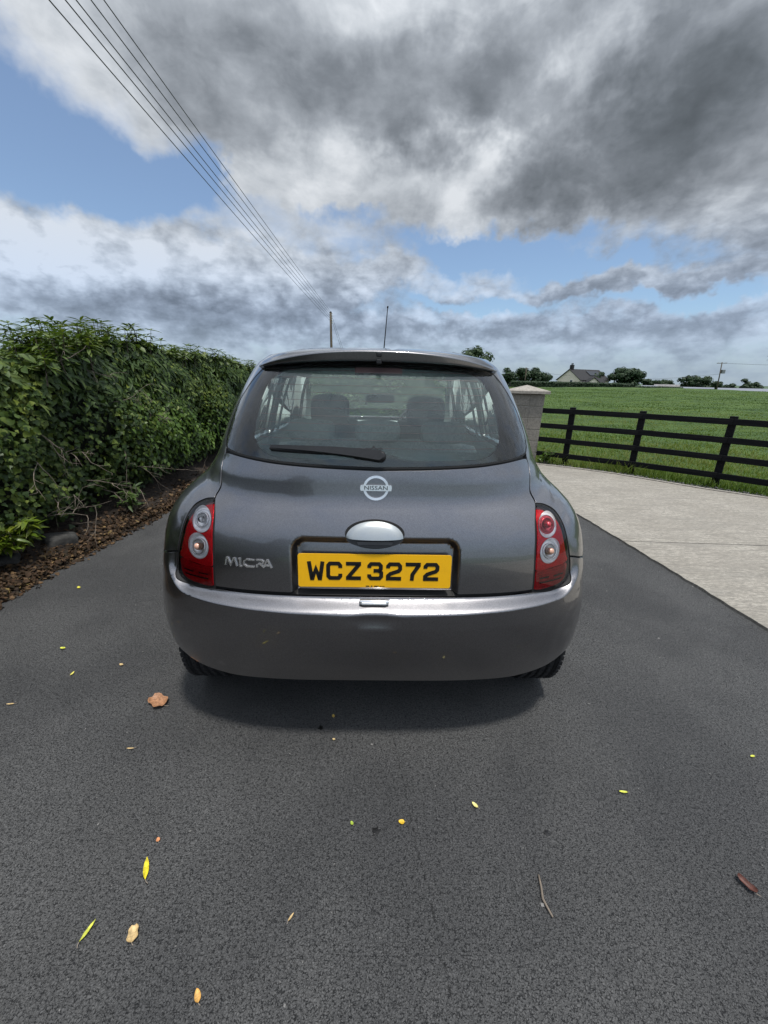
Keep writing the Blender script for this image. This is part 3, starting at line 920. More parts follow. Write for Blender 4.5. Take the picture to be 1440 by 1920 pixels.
# weedy clump at the foot of the pillar
def plant_clump(name, loc, n, size, mat, tmpl, label, cat, spread=.2, height=.3, seed=1, tint=(0.2, 0.8)):
    rng = np.random.default_rng(seed)
    e = empty(name, loc)
    tag(e, label, cat)
    mb = MB()
    pos, ax = [], []
    for k in range(max(5, n // 14)):
        a = rng.random() * 6.28
        tip = np.array([math.cos(a) * spread * rng.random(), math.sin(a) * spread * rng.random(), height * rng.uniform(.55, 1)])
        base = tip * [.25, .25, 0]
        mb.tube([base, base * .5 + tip * .5 + [0, 0, .02], tip], [.006, .004, .002], 5)
        for j in range(14):
            u = rng.uniform(.35, 1.0)
            pos.append(base + (tip - base) * u + rng.normal(0, .008, 3))
            b = rng.random() * 6.28
            ax.append([math.cos(b), math.sin(b), rng.uniform(-.1, .7)])
    pos, ax = np.array(pos), np.array(ax)
    mb.build('stem', M['twig'], e)
    m = len(pos)
    nr = np.column_stack([rng.normal(0, .4, (m, 2)), np.ones(m)])
    V, F, T = scatter(tmpl[0], tmpl[1], pos, nr, ax, rng.uniform(.7, 1.2, m) * size, rng.uniform(*tint, m))
    add('leaves', V, F, mat, e, tint=T)
    return e

plant_clump('weed_clump', (3.0, 5.72, -.02), 120, .07, M['privet'], OVAL, 'leafy green weeds at the foot of the gate pillar', 'weed', .2, .3, 11, (0, .6))

# ------------------------------------------------------------------ the tall hedge on the left
HX = -2.66
def hedge_top(y):
    return np.interp(y, [-4, 0, 1.9, 2.25, 2.6, 3.2, 3.9, 4.4, 5.2, 6.2, 8.2, 12], [1.40, 1.40, 1.40, 1.47, 1.58, 1.66, 1.68, 1.60, 1.68, 1.65, 1.50, 1.46])
def hedge_face(y, z):
    """x of the hedge's outer face"""
    p = np.stack([np.asarray(y, float), np.asarray(z, float)], -1)
    b = vnoise(p + 3.1, 1.3, 3) * 0.50 + vnoise(p, 4.2, 2) * 0.20
    t = np.clip(z / 1.7, 0, 1)
    return HX + b + 0.10 * np.sin(np.pi * t) - 0.34 * np.clip(0.42 - z, 0, 1) - 0.10 * np.clip(t - .85, 0, 1) * 6

def build_hedge():
    h = empty('hedge', (HX, 4, 0))
    tag(h, 'tall overgrown hedge of ivy and elder along the left of the lane', 'hedge')
    off = np.array([HX, 4, 0.0])
    # shaded interior mass
    ys = np.linspace(-5.5, 12, 120)
    us = np.linspace(0, 1, 26)
    Y, U = np.meshgrid(ys, us, indexing='ij')
    H = hedge_top(Y) - 0.10
    Z = np.where(U < .6, -0.1 + (H + .1) * U / .6, H)
    X = np.where(U < .6, hedge_face(Y, np.maximum(Z, .0)) - 0.20, 0)
    xe = hedge_face(ys, hedge_top(ys) - .1) - .20
    X = np.where(U >= .6, xe[:, None] - (U - .6) / .4 * 1.25, X)
    Z = np.where(U >= .6, H - 0.12 * ((U - .6) / .4) ** 2 + vnoise(np.stack([X, Y], -1), 2.0, 2) * .1, Z)
    V = np.stack([X, Y, Z], -1).reshape(-1, 3) - off
    n, m = len(ys), len(us)
    i = np.arange((n - 1) * m).reshape(n - 1, m)[:, :-1]
    F = np.stack([i, i + 1, i + 1 + m, i + m], -1).reshape(-1, 4)
    F = [tuple(q) for q in F] + [tuple(range(m - 1, -1, -1)) + ()]
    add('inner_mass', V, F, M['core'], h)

    def layer(name, n, tmpl, mat, yr, zr, size, tint, depth=.22, droop=.6, dens=None, seed=1, out=None):
        rng = np.random.default_rng(seed)
        y = yr[0] + (yr[1] - yr[0]) * rng.random(n)
        z = zr[0] + (zr[1] - zr[0]) * rng.random(n)
        top = hedge_top(y)
        k = z < top + .02
        if dens is not None:
            k &= rng.random(n) < dens(y, z)
        y, z = y[k], z[k]
        n = len(y)
        x = hedge_face(y, z) - depth * rng.random(n) ** 1.6 + .03
        pos = np.column_stack([x, y, z])
        nr = np.column_stack([np.ones(n), rng.normal(-.25, .55, n), rng.normal(.55, .45, n)])
        ax = np.column_stack([rng.normal(.25, .4, n), rng.normal(0, .6, n), -droop + rng.normal(0, .45, n)])
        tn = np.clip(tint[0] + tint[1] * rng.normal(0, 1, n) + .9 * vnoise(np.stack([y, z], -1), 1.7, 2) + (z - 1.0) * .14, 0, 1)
        return pos, nr, ax, rng.uniform(*size, n), tn
    def emit(name, data, tmpl, mat):
        V, F, T = scatter(tmpl[0], tmpl[1], data[0] - off, *data[1:])
        o = add(name, V, F, mat, h, tint=T)
        o['kind'] = 'stuff'
        return o
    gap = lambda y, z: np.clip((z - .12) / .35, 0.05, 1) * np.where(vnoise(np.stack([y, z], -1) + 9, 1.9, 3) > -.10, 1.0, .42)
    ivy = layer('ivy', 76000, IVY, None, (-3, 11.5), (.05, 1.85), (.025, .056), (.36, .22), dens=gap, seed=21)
    # the largest ones facing the camera stand as single leaves
    d = np.linalg.norm(ivy[0] - np.array([0, -1.09, 1.36]), axis=1) / ivy[3] + np.where((ivy[0][:, 1] < 1.5) | (ivy[0][:, 0] < hedge_face(ivy[0][:, 1], ivy[0][:, 2]) - .03), 1e3, 0)
    pick = np.argsort(d)[:290]
    rest = np.setdiff1d(np.arange(len(d)), pick)
    variants = []
    for q in range(8):
        variants.append(mesh_data('leaf', IVY[0], IVY[1], M['ivy'], tint=np.full(len(IVY[0]), .22 + .09 * q)))
    for i in pick:
        z = Vector(ivy[1][i]).normalized()
        y = Vector(ivy[2][i])
        y = (y - z * y.dot(z)).normalized()
        x = y.cross(z)
        s = ivy[3][i]
        o = bpy.data.objects.new('leaf', variants[int(np.clip((ivy[4][i] - .22) / .09, 0, 7))])
        link(o, h)
        p = ivy[0][i] - off
        o.matrix_local = Matrix(((x.x * s, y.x * s, z.x * s, p[0]), (x.y * s, y.y * s, z.y * s, p[1]), (x.z * s, y.z * s, z.z * s, p[2]), (0, 0, 0, 1)))
    emit('ivy_leaves', [q[rest] for q in ivy], IVY, M['ivy'])
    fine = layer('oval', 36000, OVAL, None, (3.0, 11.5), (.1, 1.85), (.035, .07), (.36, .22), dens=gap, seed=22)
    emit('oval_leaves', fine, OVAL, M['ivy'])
    patch = lambda y, z: np.exp(-(((y - 3.75) / .55) ** 2 + ((z - .72) / .30) ** 2)) + .5 * np.exp(-(((y - 4.6) / .8) ** 2 + ((z - .55) / .2) ** 2))
    br = layer('bright', 7500, OVAL, None, (2.4, 6.0), (.15, 1.4), (.04, .072), (.5, .25), depth=.10, dens=patch, seed=23)
    br = (br[0] + [.06, 0, 0],) + br[1:]
    emit('bright_leaves', br, OVAL, M['privet'])
    # elder on the upper face and top: long drooping leaflets, upright star-shaped shoots
    up = layer('elder', 15000, LANCE, None, (1.6, 11.5), (1.02, 1.85), (.08, .13), (.42, .22), droop=.8,
               dens=lambda y, z: np.clip((z - 1.0 - .3 * vnoise(np.stack([y, z], -1), 1.1, 2)) / .35 + np.clip((y - 4.2) / 3, 0, 1) * .8, 0, 1), seed=24)
    emit('elder_leaves', up, LANCE, M['elder'])
    rng = np.random.default_rng(31)
    n = 13000
    y = rng.uniform(-5, 11.5, n)
    u = rng.random(n) ** 1.4
    x = hedge_face(y, hedge_top(y)) + .05 - 1.25 * u
    z = hedge_top(y) + vnoise(np.stack([x, y], -1), 2.0, 3) * .22 - .12 * u ** 2 - .05 * rng.random(n)
    nr = np.column_stack([rng.normal(.3, .5, n), rng.normal(-.3, .5, n), np.ones(n)])
    V, F, T = scatter(OVAL[0], OVAL[1], np.column_stack([x, y, z]) - off, nr, rand_dirs(n, rng), rng.uniform(.06, .11, n), np.clip(rng.normal(.62, .2, n), 0, 1))
    o = add('top_leaves', V, F, M['elder'], h, tint=T)
    o['kind'] = 'stuff'
    # shoots
    P, NR, AX, SZ, TN = [], [], [], [], []
    mb = MB()
    for k in range(300):
        y0 = rng.uniform(2.0, 10.5) if k > 70 else rng.uniform(2.1, 4.4)
        x0 = float(hedge_face(y0, hedge_top(y0))) + rng.uniform(-.65, .12)
        z0 = float(hedge_top(y0)) - .06
        hh = rng.uniform(.06, .17) * (1.6 if 2.2 < y0 < 4.2 else 1.1)
        tip = np.array([x0 + rng.normal(0, .04), y0 + rng.normal(0, .04), z0 + hh])
        mb.tube([np.array([x0, y0, z0 - .1]) - off, tip - off], [.005, .002], 4, cap=False)
        for w in range(3):
            b = tip * (1 - w * .3) + np.array([x0, y0, z0]) * (w * .3)
            nl = 6
            a0 = rng.random() * 6.28
            for j in range(nl):
                a = a0 + j * 6.283 / nl + rng.normal(0, .15)
                rise = rng.uniform(.05, .9) if w == 0 else rng.uniform(-.3, .35)
                P.append(b)
                AX.append([math.cos(a), math.sin(a), rise])
                NR.append([-math.cos(a) * rise * .8 + rng.normal(0, .15), -math.sin(a) * rise * .8, 1.0])
                SZ.append(rng.uniform(.075, .125))
                TN.append(rng.uniform(.3, 1.0))
    V, F, T = scatter(LANCE[0], LANCE[1], np.array(P) - off, np.array(NR), np.array(AX), np.array(SZ), np.array(TN))
    o = add('elder_shoots', V, F, M['elder'], h, tint=T)
    o['kind'] = 'stuff'
    mb.build('shoot_stems', M['bark'], h)['kind'] = 'stuff'
    # bare stems and dead twigs low in the hedge
    def dead_twig(base, length, bend, r0, name='bare_twig'):
        mb = MB()
        def grow(p, d, L, r, lev):
            pts, rad = [p], [r]
            for s_ in range(5):
                d = (d + Vector(rng.normal(0, .22, 3)) + Vector((0, 0, -bend * .1))).normalized()
                p = p + d * L / 5
                pts.append(p)
                rad.append(r * (1 - .15 * (s_ + 1)))
                if lev < 2 and s_ > 0 and rng.random() < .75:
                    q = (d + Vector(rng.normal(0, .8, 3))).normalized()
                    grow(p, q, L * rng.uniform(.3, .6), r * .6, lev + 1)
            mb.tube(pts, rad, 4, cap=False)
        grow(Vector(base) - Vector(off), Vector((.7, rng.normal(0, .6), rng.uniform(-.1, .6))).normalized(), length, r0, 0)
        return mb.build(name, M['twig'], h)
    for y0, z0, L in ((1.98, .42, .5), (2.1, .30, .55), (2.25, .45, .5), (2.45, .38, .5), (2.6, .30, .45), (2.8, .42, .5), (1.75, .25, .4), (2.0, .75, .4), (3.0, .22, .4), (2.2, .62, .4), (2.3, 1.35, .35), (2.55, 1.42, .3), (2.9, 1.1, .35), (3.4, .95, .3), (1.9, 1.0, .35)):
        dead_twig((float(hedge_face(y0, z0)) - .12, y0, z0), L * 1.15, .8, .0055)
build_hedge()

# hedge bank, litter, stones
def build_verge():
    ys = np.linspace(-6, 12, 150)
    us = np.linspace(0, 1, 12)
    Y, U = np.meshgrid(ys, us, indexing='ij')
    edge = np.interp(Y, [-6, 0.2, 1.1, 1.9, 2.9, 5, 9, 12], [-2.38, -2.36, -2.34, -2.31, -2.22, -2.18, -2.18, -2.25])
    X = edge - U * 0.85
    Z = 0.006 + .20 * U ** 1.5 + vnoise(np.stack([X, Y], -1), 3.0, 3) * .09 * np.minimum(U * 4, 1) + 0.02 * np.minimum(U * 8, 1)
    V = np.stack([X, Y, Z], -1).reshape(-1, 3)
    n, m = len(ys), len(us)
    i = np.arange((n - 1) * m).reshape(n - 1, m)[:, :-1]
    F = np.stack([i, i + m, i + 1 + m, i + 1], -1).reshape(-1, 4)
    o = add('verge', V, F, M['soil'])
    tag(o, 'dark earth bank under the hedge', kind='structure')
    rng = np.random.default_rng(8)
    n = 20000
    y = rng.uniform(-1.5, 9.5, n)
    e = np.interp(y, [-6, 0.2, 1.1, 1.9, 2.9, 5, 9, 12], [-2.38, -2.36, -2.34, -2.31, -2.22, -2.18, -2.18, -2.25])
    u = np.abs(rng.normal(.10, .15, n))
    x = e + .035 * rng.normal(size=n) - u * .85 + .02
    z = 0.012 + .20 * np.clip(u, 0, 1) ** 1.5 + .03 * rng.random(n)
    z = np.where(x > e, .006 + .006 * rng.random(n), z)
    nr = np.column_stack([rng.normal(.2, .5, n), rng.normal(0, .5, n), np.ones(n)])
    V, F, T = scatter(OVAL[0] * [1.4, 1, 1.6] - [0, .5, 0], OVAL[1], np.column_stack([x, y, z]), nr, rand_dirs(n, rng), rng.uniform(.014, .042, n), np.clip(rng.beta(1.3, 2.9, n), 0, 1))
    o = add('leaf_litter', V, F, M['litter'], tint=T)
    tag(o, 'drift of brown dead leaves along the hedge foot', kind='stuff')
    # small pale crumbs on the tarmac
    n = 260
    x = rng.uniform(-2.2, 2.3, n)
    y = rng.uniform(-.8, 4, n)
    V, F, T = scatter(CHIP[0], CHIP[1], np.column_stack([x, y, np.full(n, .003)]), np.column_stack([rng.normal(0, .3, (n, 2)), np.ones(n)]), rand_dirs(n, rng), rng.uniform(.003, .009, n), rng.uniform(.5, 1, n))
    o = add('grit', V, F, M['gravel'], tint=T, smooth=False)
    tag(o, 'tiny pale grit specks scattered over the tarmac', kind='stuff')
    def stone(loc, s, label, seed):
        bm = bmesh.new()
        bmesh.ops.create_icosphere(bm, subdivisions=3, radius=1.0)
        P = np.array([v.co[:] for v in bm.verts])
        k = 1 + vnoise(P + seed * 5, 1.0, 3) * .8
        Q = P * k[:, None] * s
        for a in range(3):
            Q[:, a] = np.sign(Q[:, a]) * np.minimum(np.abs(Q[:, a]), s[a] * .82)
        F = [[v.index for v in f.verts] for f in bm.faces]
        bm.free()
        o = add('stone', Q, F, M['stone'])
        o.location = loc
        o.rotation_euler = (0, .15, seed)
        tag(o, label, 'stone', 'stones at the hedge foot')
    stone((-2.60, 1.86, .045), np.array([.13, .15, .10]), 'larger grey boulder among dead twigs at the hedge foot', 1.0)
    stone((-2.68, 1.47, .06), np.array([.10, .10, .07]), 'smaller dark stone below the yellow-green plant at left edge', 2.2)
build_verge()
plant_clump('laurel_plant', (-2.60, 1.50, .14), 320, .10, M['laurel'], LANCE, 'bright yellow-green leafy plant low at the left edge', 'plant', .30, .26, 5, (.1, 1))
plant_clump('fern_plant', (-2.46, 2.68, .06), 120, .09, M['elder'], LANCE, 'dark green fern-like sprig at the hedge foot above the leaf drift', 'plant', .2, .26, 6, (.1, .6))

# hedge that closes the lane ahead, seen through the car's windows
def far_hedge(name, a, b, h, w, mat, label, n, leaf, seed, tint=(.2, .8)):
    a, b = Vector(a), Vector(b)
    L = (b - a).length
    e = empty(name, (a + b) / 2, math.atan2((b - a).y, (b - a).x))
    tag(e, label, 'hedge')
    rng = np.random.default_rng(seed)
    xs = np.linspace(-L / 2, L / 2, max(8, int(L / .8)))
    prof = [(-w / 2, -.4), (-w / 2, .75), (-w * .35, .96), (0, 1.0), (w * .35, .95), (w / 2, .7), (w / 2, -.4)]
    V = []
    for x in xs:
        for q, z in prof:
            k = 1 + .25 * float(vnoise(np.array([[x * .4 + seed, q * .3, z]]), 1.0, 3)[0])
            V.append((x, q * .9, z * h * .93 * k))
    m = len(prof)
    F = [(i * m + k, (i + 1) * m + k, (i + 1) * m + k + 1, i * m + k + 1) for i in range(len(xs) - 1) for k in range(m - 1)]
    F += [tuple(range(m)), tuple(reversed(range((len(xs) - 1) * m, len(xs) * m)))]
    add('inner_mass', V, F, M['core'], e)
    x = rng.uniform(-L / 2, L / 2, n)
    th = rng.uniform(0, math.pi, n)
    q = -np.cos(th) * w / 2
    q = np.where(rng.random(n) < .6, -w / 2 * rng.uniform(.9, 1.05, n), q)
    z = np.where(np.abs(q) > w * .44, rng.uniform(.0, .95, n), 1 - .25 * (np.abs(q) / (w / 2)) ** 3)
    P = np.column_stack([x, q, z * h])
    P *= 1 + .10 * vnoise(P * [.5, .5, .5] + seed, 1.0, 3)[:, None] * np.array([0, 1, 1.6])
    nr = np.column_stack([rng.normal(0, .5, n), q / w * 2 + rng.normal(0, .4, n), .5 + z * .6])
    V, F, T = scatter(CHIP[0], CHIP[1], P, nr, rand_dirs(n, rng), rng.uniform(.6, 1.3, n) * leaf, np.clip(rng.uniform(*tint, n) + .5 * vnoise(P, .8, 2), 0, 1))
    o = add('foliage', V, F, mat, e, tint=T)
    o['kind'] = 'stuff'
    return e
far_hedge('lane_hedge', (-3.4, 14.2, 0), (2.9, 14.2, 0), 1.9, 1.2, M['privet'], 'light green hedge across the lane, seen through the car windows', 9000, .10, 41)
far_hedge('boundary_hedge', (33, 100, .45), (66, 104, .45), 1.65, 1.6, M['tree'], 'long low dark hedge in front of the cream farmhouse', 5000, .36, 42, (0, .6))
far_hedge('garden_hedge', (67, 104, .5), (79.5, 104, .5), 1.0, 1.4, M['tree'], 'short low hedge below the big round tree', 1500, .3, 43, (.1, .7))

# ------------------------------------------------------------------ trees
def tree(name, loc, height, width, label, mat='tree', crown_from=.22, seed=1, n=2600, leaf=.34, lumps=16, group=None, flat=1.0):
    rng = np.random.default_rng(seed)
    z0 = float(ground_z(loc[0], loc[1])) - .1
    e = empty(name, (loc[0], loc[1], z0))
    tag(e, label, 'tree', group)
    mb = MB()
    cz = height * (crown_from + 1) / 2
    rz = height * (1 - crown_from) / 2
    mb.tube([(0, 0, 0), (.02 * width, 0, height * .3), (0, .02 * width, height * .62)], [height * .030, height * .022, height * .010], 7)
    C = []
    for k in range(lumps):
        d = rng.normal(size=3)
        d /= np.linalg.norm(d)
        rr = rng.uniform(.35, .78)
        c = np.array([d[0] * width / 2 * rr, d[1] * width / 2 * rr, cz + d[2] * rz * rr * flat])
        C.append((c, rng.uniform(.24, .40)))
        mb.tube([(0, 0, height * rng.uniform(.25, .5)), Vector(c) * .55 + Vector((0, 0, cz * .35)), c], [height * .010, height * .006, height * .003], 5, cap=False)
    mb.build('trunk', M['bark'], e)
    P, NR, TN = [], [], []
    per = n // lumps
    for c, s in C:
        d = rng.normal(size=(per, 3))
        d /= np.linalg.norm(d, axis=1, keepdims=True)
        r = rng.random(per) ** .45
        q = c + d * r[:, None] * np.array([width * s * .62, width * s * .62, min(rz * 1.2, width * .6) * s * 1.0])
        P.append(q)
        NR.append(d + [0, 0, .35])
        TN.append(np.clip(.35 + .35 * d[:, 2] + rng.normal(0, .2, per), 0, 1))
    P = np.concatenate(P)
    P[:, 2] = np.maximum(P[:, 2], height * crown_from * .7 + .3 * rng.random(len(P)))
    NR = np.concatenate(NR)
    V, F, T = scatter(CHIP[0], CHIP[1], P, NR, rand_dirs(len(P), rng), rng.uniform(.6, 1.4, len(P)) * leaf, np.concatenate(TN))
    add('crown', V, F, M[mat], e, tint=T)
    return e

tree('ash_tree', (18.9, 80), 7.9, 8.0, 'round-topped tree rising just beyond the car roof on the right', 'tree_light', .25, 51, 3600, .34, 22)
G = 'trees left of the farmhouse'
tree('broadleaf_tree', (35.6, 112), 5.4, 6.4, 'leftmost bushy tree of the row behind the gate pillar', 'tree', .05, 52, 2200, .36, 14, G)
tree('broadleaf_tree', (40.2, 114), 5.9, 7.6, 'dark bushy tree directly behind the short pole', 'tree', .05, 53, 2400, .36, 16, G)
tree('conifer_tree', (45.0, 113), 5.6, 6.6, 'pointed dark tree just right of the short pole', 'tree', .05, 54, 2200, .36, 14, G)
tree('broadleaf_tree', (53.6, 131), 4.9, 6.4, 'small tree against the left wall of the farmhouse', 'tree', .05, 55, 1800, .36, 12, G)
tree('oak_tree', (73.0, 118), 6.6, 10.4, 'largest dark round tree right of the farmhouse', 'tree', .08, 56, 5200, .42, 30)
tree('oak_tree', (66.6, 122), 5.6, 6.2, 'dark tree tucked between the farmhouse gable and the big round tree', 'tree', .05, 57, 2400, .4, 14)
G = 'far treeline'
far = [(131.5, 196, 4.8, 7, 'small dome tree at the left end of the far treeline'), (139, 200, 4.4, 8, 'low tree second along the far treeline'),
       (147, 205, 5.2, 9, 'low tree left of the two tallest in the far treeline'), (153.5, 198, 7.6, 12, 'tallest wide tree in the far treeline'),
       (162, 200, 7.3, 11, 'tall rounded tree second tallest in the far treeline'), (169, 205, 5.6, 7, 'low tree just left of the transformer pole'),
       (173.5, 204, 4.8, 6, 'small tree just behind the transformer pole'), (183.5, 208, 5.2, 8, 'tree left in the clump right of the transformer pole'),
       (190, 206, 6.0, 9, 'highest tree in the clump right of the transformer pole'), (197, 208, 4.8, 7, 'rightmost tree in the clump right of the transformer pole')]
for k, (x, y, h, w, lb) in enumerate(far):
    tree('far_tree', (x, y), h + .9, w, lb, 'tree', .04, 60 + k, 1100, .62, 10, G)

# far rise beyond the sheds
def build_hill():
    xs = np.linspace(-900, 900, 70)
    rows = []
    for y, hh in ((300, 0), (340, .5), (420, 1.0), (600, .7), (900, 0)):
        rows.append([(x, y, -3 + hh * (5.5 + 3.2 * float(vnoise(np.array([[x / 170, y / 400]]), 1.0, 3)[0]) + .004 * x)) for x in xs])
    V = [p for r in rows for p in r]
    m = len(xs)
    F = [(i * m + k, i * m + k + 1, (i + 1) * m + k + 1, (i + 1) * m + k) for i in range(len(rows) - 1) for k in range(m - 1)]
    o = add('hill', V, F, M['far'])
    tag(o, 'low green rise on the horizon beyond the trees', kind='structure')
build_hill()

# ------------------------------------------------------------------ farmhouse
def build_house():
    h = empty('farmhouse', (62.2, 122, .45), R(18))
    tag(h, 'cream rendered farmhouse with dark slate roof and chimney beyond the field', 'house')
    L, W, EV, RG = 5.4, 4.6, 2.5, 5.35      # half length, half width, eaves, ridge
    V = [(-L, -W, -1), (L, -W, -1), (L, W, -1), (-L, W, -1), (-L, -W, EV), (L, -W, EV), (L, W, EV), (-L, W, EV), (-L, 0, RG), (L, 0, RG)]
    add('wall', V, [(0, 1, 5, 4), (2, 3, 7, 6), (3, 0, 4, 8, 7), (1, 2, 6, 9, 5)], M['render'], h, smooth=False)
    mb = MB()
    o, t = .35, .16
    s = (RG - EV) / W
    for sg in (-1, 1):
        a = (-L - o, sg * (W + o), EV - o * s)
        b = (L + o, sg * (W + o), EV - o * s)
        c = (L + o, 0, RG + .02)
        d = (-L - o, 0, RG + .02)
        top = [(p[0], p[1], p[2] + t) for p in (a, b, c, d)]
        mb.geo([a, b, c, d] + top, [(3, 2, 1, 0), (4, 5, 6, 7), (0, 1, 5, 4), (1, 2, 6, 5), (3, 0, 4, 7)])
    roof = mb.build('roof', M['slate'], h)
    ch = MB().box((-L + .55, 0, RG + .55), (.38, .48, .75)).build('chimney', M['slate'], roof)
    for k in (-.22, .22):
        MB().lathe([(.12, 0), (.13, .5), (.09, .5)], Matrix.Translation((-L + .55, k, RG + 1.3)), 10).build('chimney_pot', M['slate'], roof)
    MB().box((1.8, -W * .45, RG - (RG - EV) * .45 + .34), (2.2, 1.2, .05), Matrix.Rotation(math.atan(s), 3, 'X')).build('solar_panel', M['darkpane'], roof)
    def window(x, y, z, w, hh, ax, parent=h):
        r = Matrix.Rotation(0 if ax == 'y' else math.pi / 2, 3, 'Z')
        wn = MB().box((x, y, z), (w + .12, .05, hh + .12), r).build('window', M['white'], parent)
        MB().box(Vector((x, y, z)) + r @ Vector((0, -.05 if ax == 'y' else .05, 0)), (w, .02, hh), r).build('pane', M['darkpane'], wn)
    window(-L - .03, 1.6, 1.2, .35, .45, 'x')
    window(-L - .03, -1.2, 1.9, .35, .45, 'x')
    window(3.2, -W - .03, 1.4, .6, .55, 'y')
    window(L - 3.8, -W - .03, 1.3, .5, .6, 'y')
    for x in (L - .12, ):
        MB().box((x, -W - .04, EV / 2), (.22, .05, EV / 2 + .2)).build('quoin', M['white'], h)
    # front gabled porch
    pv = [(-2.6, -2.2, -1), (2.6, -2.2, -1), (2.6, 2.2, -1), (-2.6, 2.2, -1), (-2.6, -2.2, .9), (2.6, -2.2, .9), (2.6, 2.2, .9), (-2.6, 2.2, .9), (0, -2.2, 3.0), (0, 2.2, 3.0)]
    rz = Matrix.Rotation(R(-32), 3, 'Z')
    off = Vector((-L + 2.2, -W - 2.0, 0))
    add('porch_wall', [rz @ Vector(p) + off for p in pv], [(0, 1, 5, 8, 4), (1, 2, 6, 5), (2, 3, 7, 9, 6), (3, 0, 4, 7)], M['render'], h, smooth=False)
    mb = MB()
    for sg in (-1, 1):
        q = [(sg * 3.0, -2.5, .58), (sg * 3.0, 2.5, .58), (0, 2.5, 3.03), (0, -2.5, 3.03)]
        q = q + [(p[0], p[1], p[2] + .17) for p in q]
        mb.geo([rz @ Vector(p) + off for p in q], [(0, 1, 2, 3), (4, 7, 6, 5), (0, 4, 5, 1), (0, 3, 7, 4), (1, 5, 6, 2)])
    mb.build('porch_roof', M['slate'], h)
    MB().box(rz @ Vector((0, -2.24, 1.3)) + off, (.16, .04, .45), rz).build('slit_window', M['darkpane'], h)
    # lean-to between porch and main wall
    add('lean_to_roof', [Vector((-.6, -W - 1.6, 1.5)), Vector((3.0, -W - 1.6, 1.5)), Vector((3.0, -W + .1, 2.75)), Vector((-.6, -W + .1, 2.75)),
                         Vector((-.6, -W - 1.6, 1.62)), Vector((3.0, -W - 1.6, 1.62)), Vector((3.0, -W + .1, 2.87)), Vector((-.6, -W + .1, 2.87))],
        [(3, 2, 1, 0), (4, 5, 6, 7), (0, 1, 5, 4), (1, 2, 6, 5), (3, 0, 4, 7)], M['slate'], h, smooth=False)
    MB().box((1.2, -W - .7, .3), (1.7, .75, 1.2)).build('lean_to_wall', M['render'], h)
build_house()

# ------------------------------------------------------------------ sheds on the skyline
def shed(name, loc, hl, hw, ev, rg, rz, label, wall, roof, posts=0):
    e = empty(name, loc, R(rz))
    tag(e, label, 'shed')
    V = [(-hl, -hw, -2), (hl, -hw, -2), (hl, hw, -2), (-hl, hw, -2), (-hl, -hw, ev), (hl, -hw, ev), (hl, hw, ev), (-hl, hw, ev), (-hl, 0, rg), (hl, 0, rg)]
    add('wall', V, [(0, 1, 5, 4), (2, 3, 7, 6), (3, 0, 4, 8, 7), (1, 2, 6, 9, 5)], wall, e, smooth=False)
    mb = MB()
    for sg in (-1, 1):
        q = [(-hl - .3, sg * (hw + .4), ev - .1), (hl + .3, sg * (hw + .4), ev - .1), (hl + .3, 0, rg + .04), (-hl - .3, 0, rg + .04)]
        q = q + [(a, b, c + .12) for a, b, c in q]
        mb.geo(q, [(3, 2, 1, 0), (4, 5, 6, 7), (0, 1, 5, 4), (1, 2, 6, 5), (3, 0, 4, 7)])
    mb.build('roof', roof, e)
    for k in range(posts):
        x = -hl + .3 + (2 * hl - .6) * k / max(1, posts - 1)
        MB().box((x, -hw - .12, ev / 2 - .8), (.14, .1, ev / 2 + 1)).build('post', M['white'], e)
    return e
shed('stone_shed', (108.6, 150, .2), 3.7, 2.4, 1.5, 2.1, -34, 'low grey stone shed on the skyline left of the white barn', M['shedstone'], M['shedstone'], 0)
shed('open_barn', (119.5, 150, .2), 5.4, 2.4, 1.0, 1.35, -36, 'long open barn with thin pale roof left of the transformer pole', M['barn_shade'], M['shedroof'], 4)
shed('grey_shed', (101.9, 150, .2), 2.3, 2.0, 1.1, 1.6, -33, 'small pale shed beside the low hedge right of the big tree', M['white'], M['shedroof'], 0)
shed('long_shed', (133.6, 132, -.6), 15.5, 7.5, 1.2, 2.1, -44, 'long pale grey-roofed shed on the skyline at the right edge', M['white'], M['shedroof'], 0)

# ------------------------------------------------------------------ poles and wires
def wire(a, b, sag, r, label, group=None, n=24):
    a, b = Vector(a), Vector(b)
    pts = []
    for k in range(n + 1):
        t = k / n
        p = a.lerp(b, t)
        p.z -= 4 * sag * t * (1 - t)
        pts.append(p)
    o = MB().tube(pts, r, 6).build('overhead_wire', M['wire'], None, True)
    tag(o, label, 'wire', group)
    return o

PX, PY = -5.56, 47.7
def utility_pole(name, loc, h, r, label, lean=(0, 0)):
    e = empty(name, loc)
    tag(e, label, 'utility pole')
    MB().tube([(0, 0, -.5), (lean[0] * .5, lean[1] * .5, h * .5), (lean[0], lean[1], h)], [r, r * .85, r * .7], 12).build('pole_shaft', M['pole'], e, True)
    return e
up = utility_pole('utility_pole', (PX, PY, 0), 8.62, .17, 'tall brown timber utility pole rising behind the car roof')
MB().lathe([(.02, 0), (.135, 0), (.135, .06), (.02, .10)], Matrix.Translation((0, 0, 8.62)), 12).build('pole_cap', M['wire'], up)
hs = (8.50, 8.28, 8.02, 7.78, 7.55)
for z in hs:
    MB().lathe([(.01, -.05), (.05, -.05), (.06, 0), (.05, .05), (.01, .05)], Matrix.Translation((.17, -.05, z)) , 10).build('insulator', M['white'], up)
names = ['highest', 'second', 'third', 'fourth', 'lowest']
for k, z in enumerate(hs):
    wire((PX + .17, PY - .05, z), (-5.42 + (.10, .02, -.03, .06, 0)[k], -24, z - .05), .35 + .03 * k, .0105, '%s overhead wire running from the pole over the hedge' % names[k], 'overhead wires')
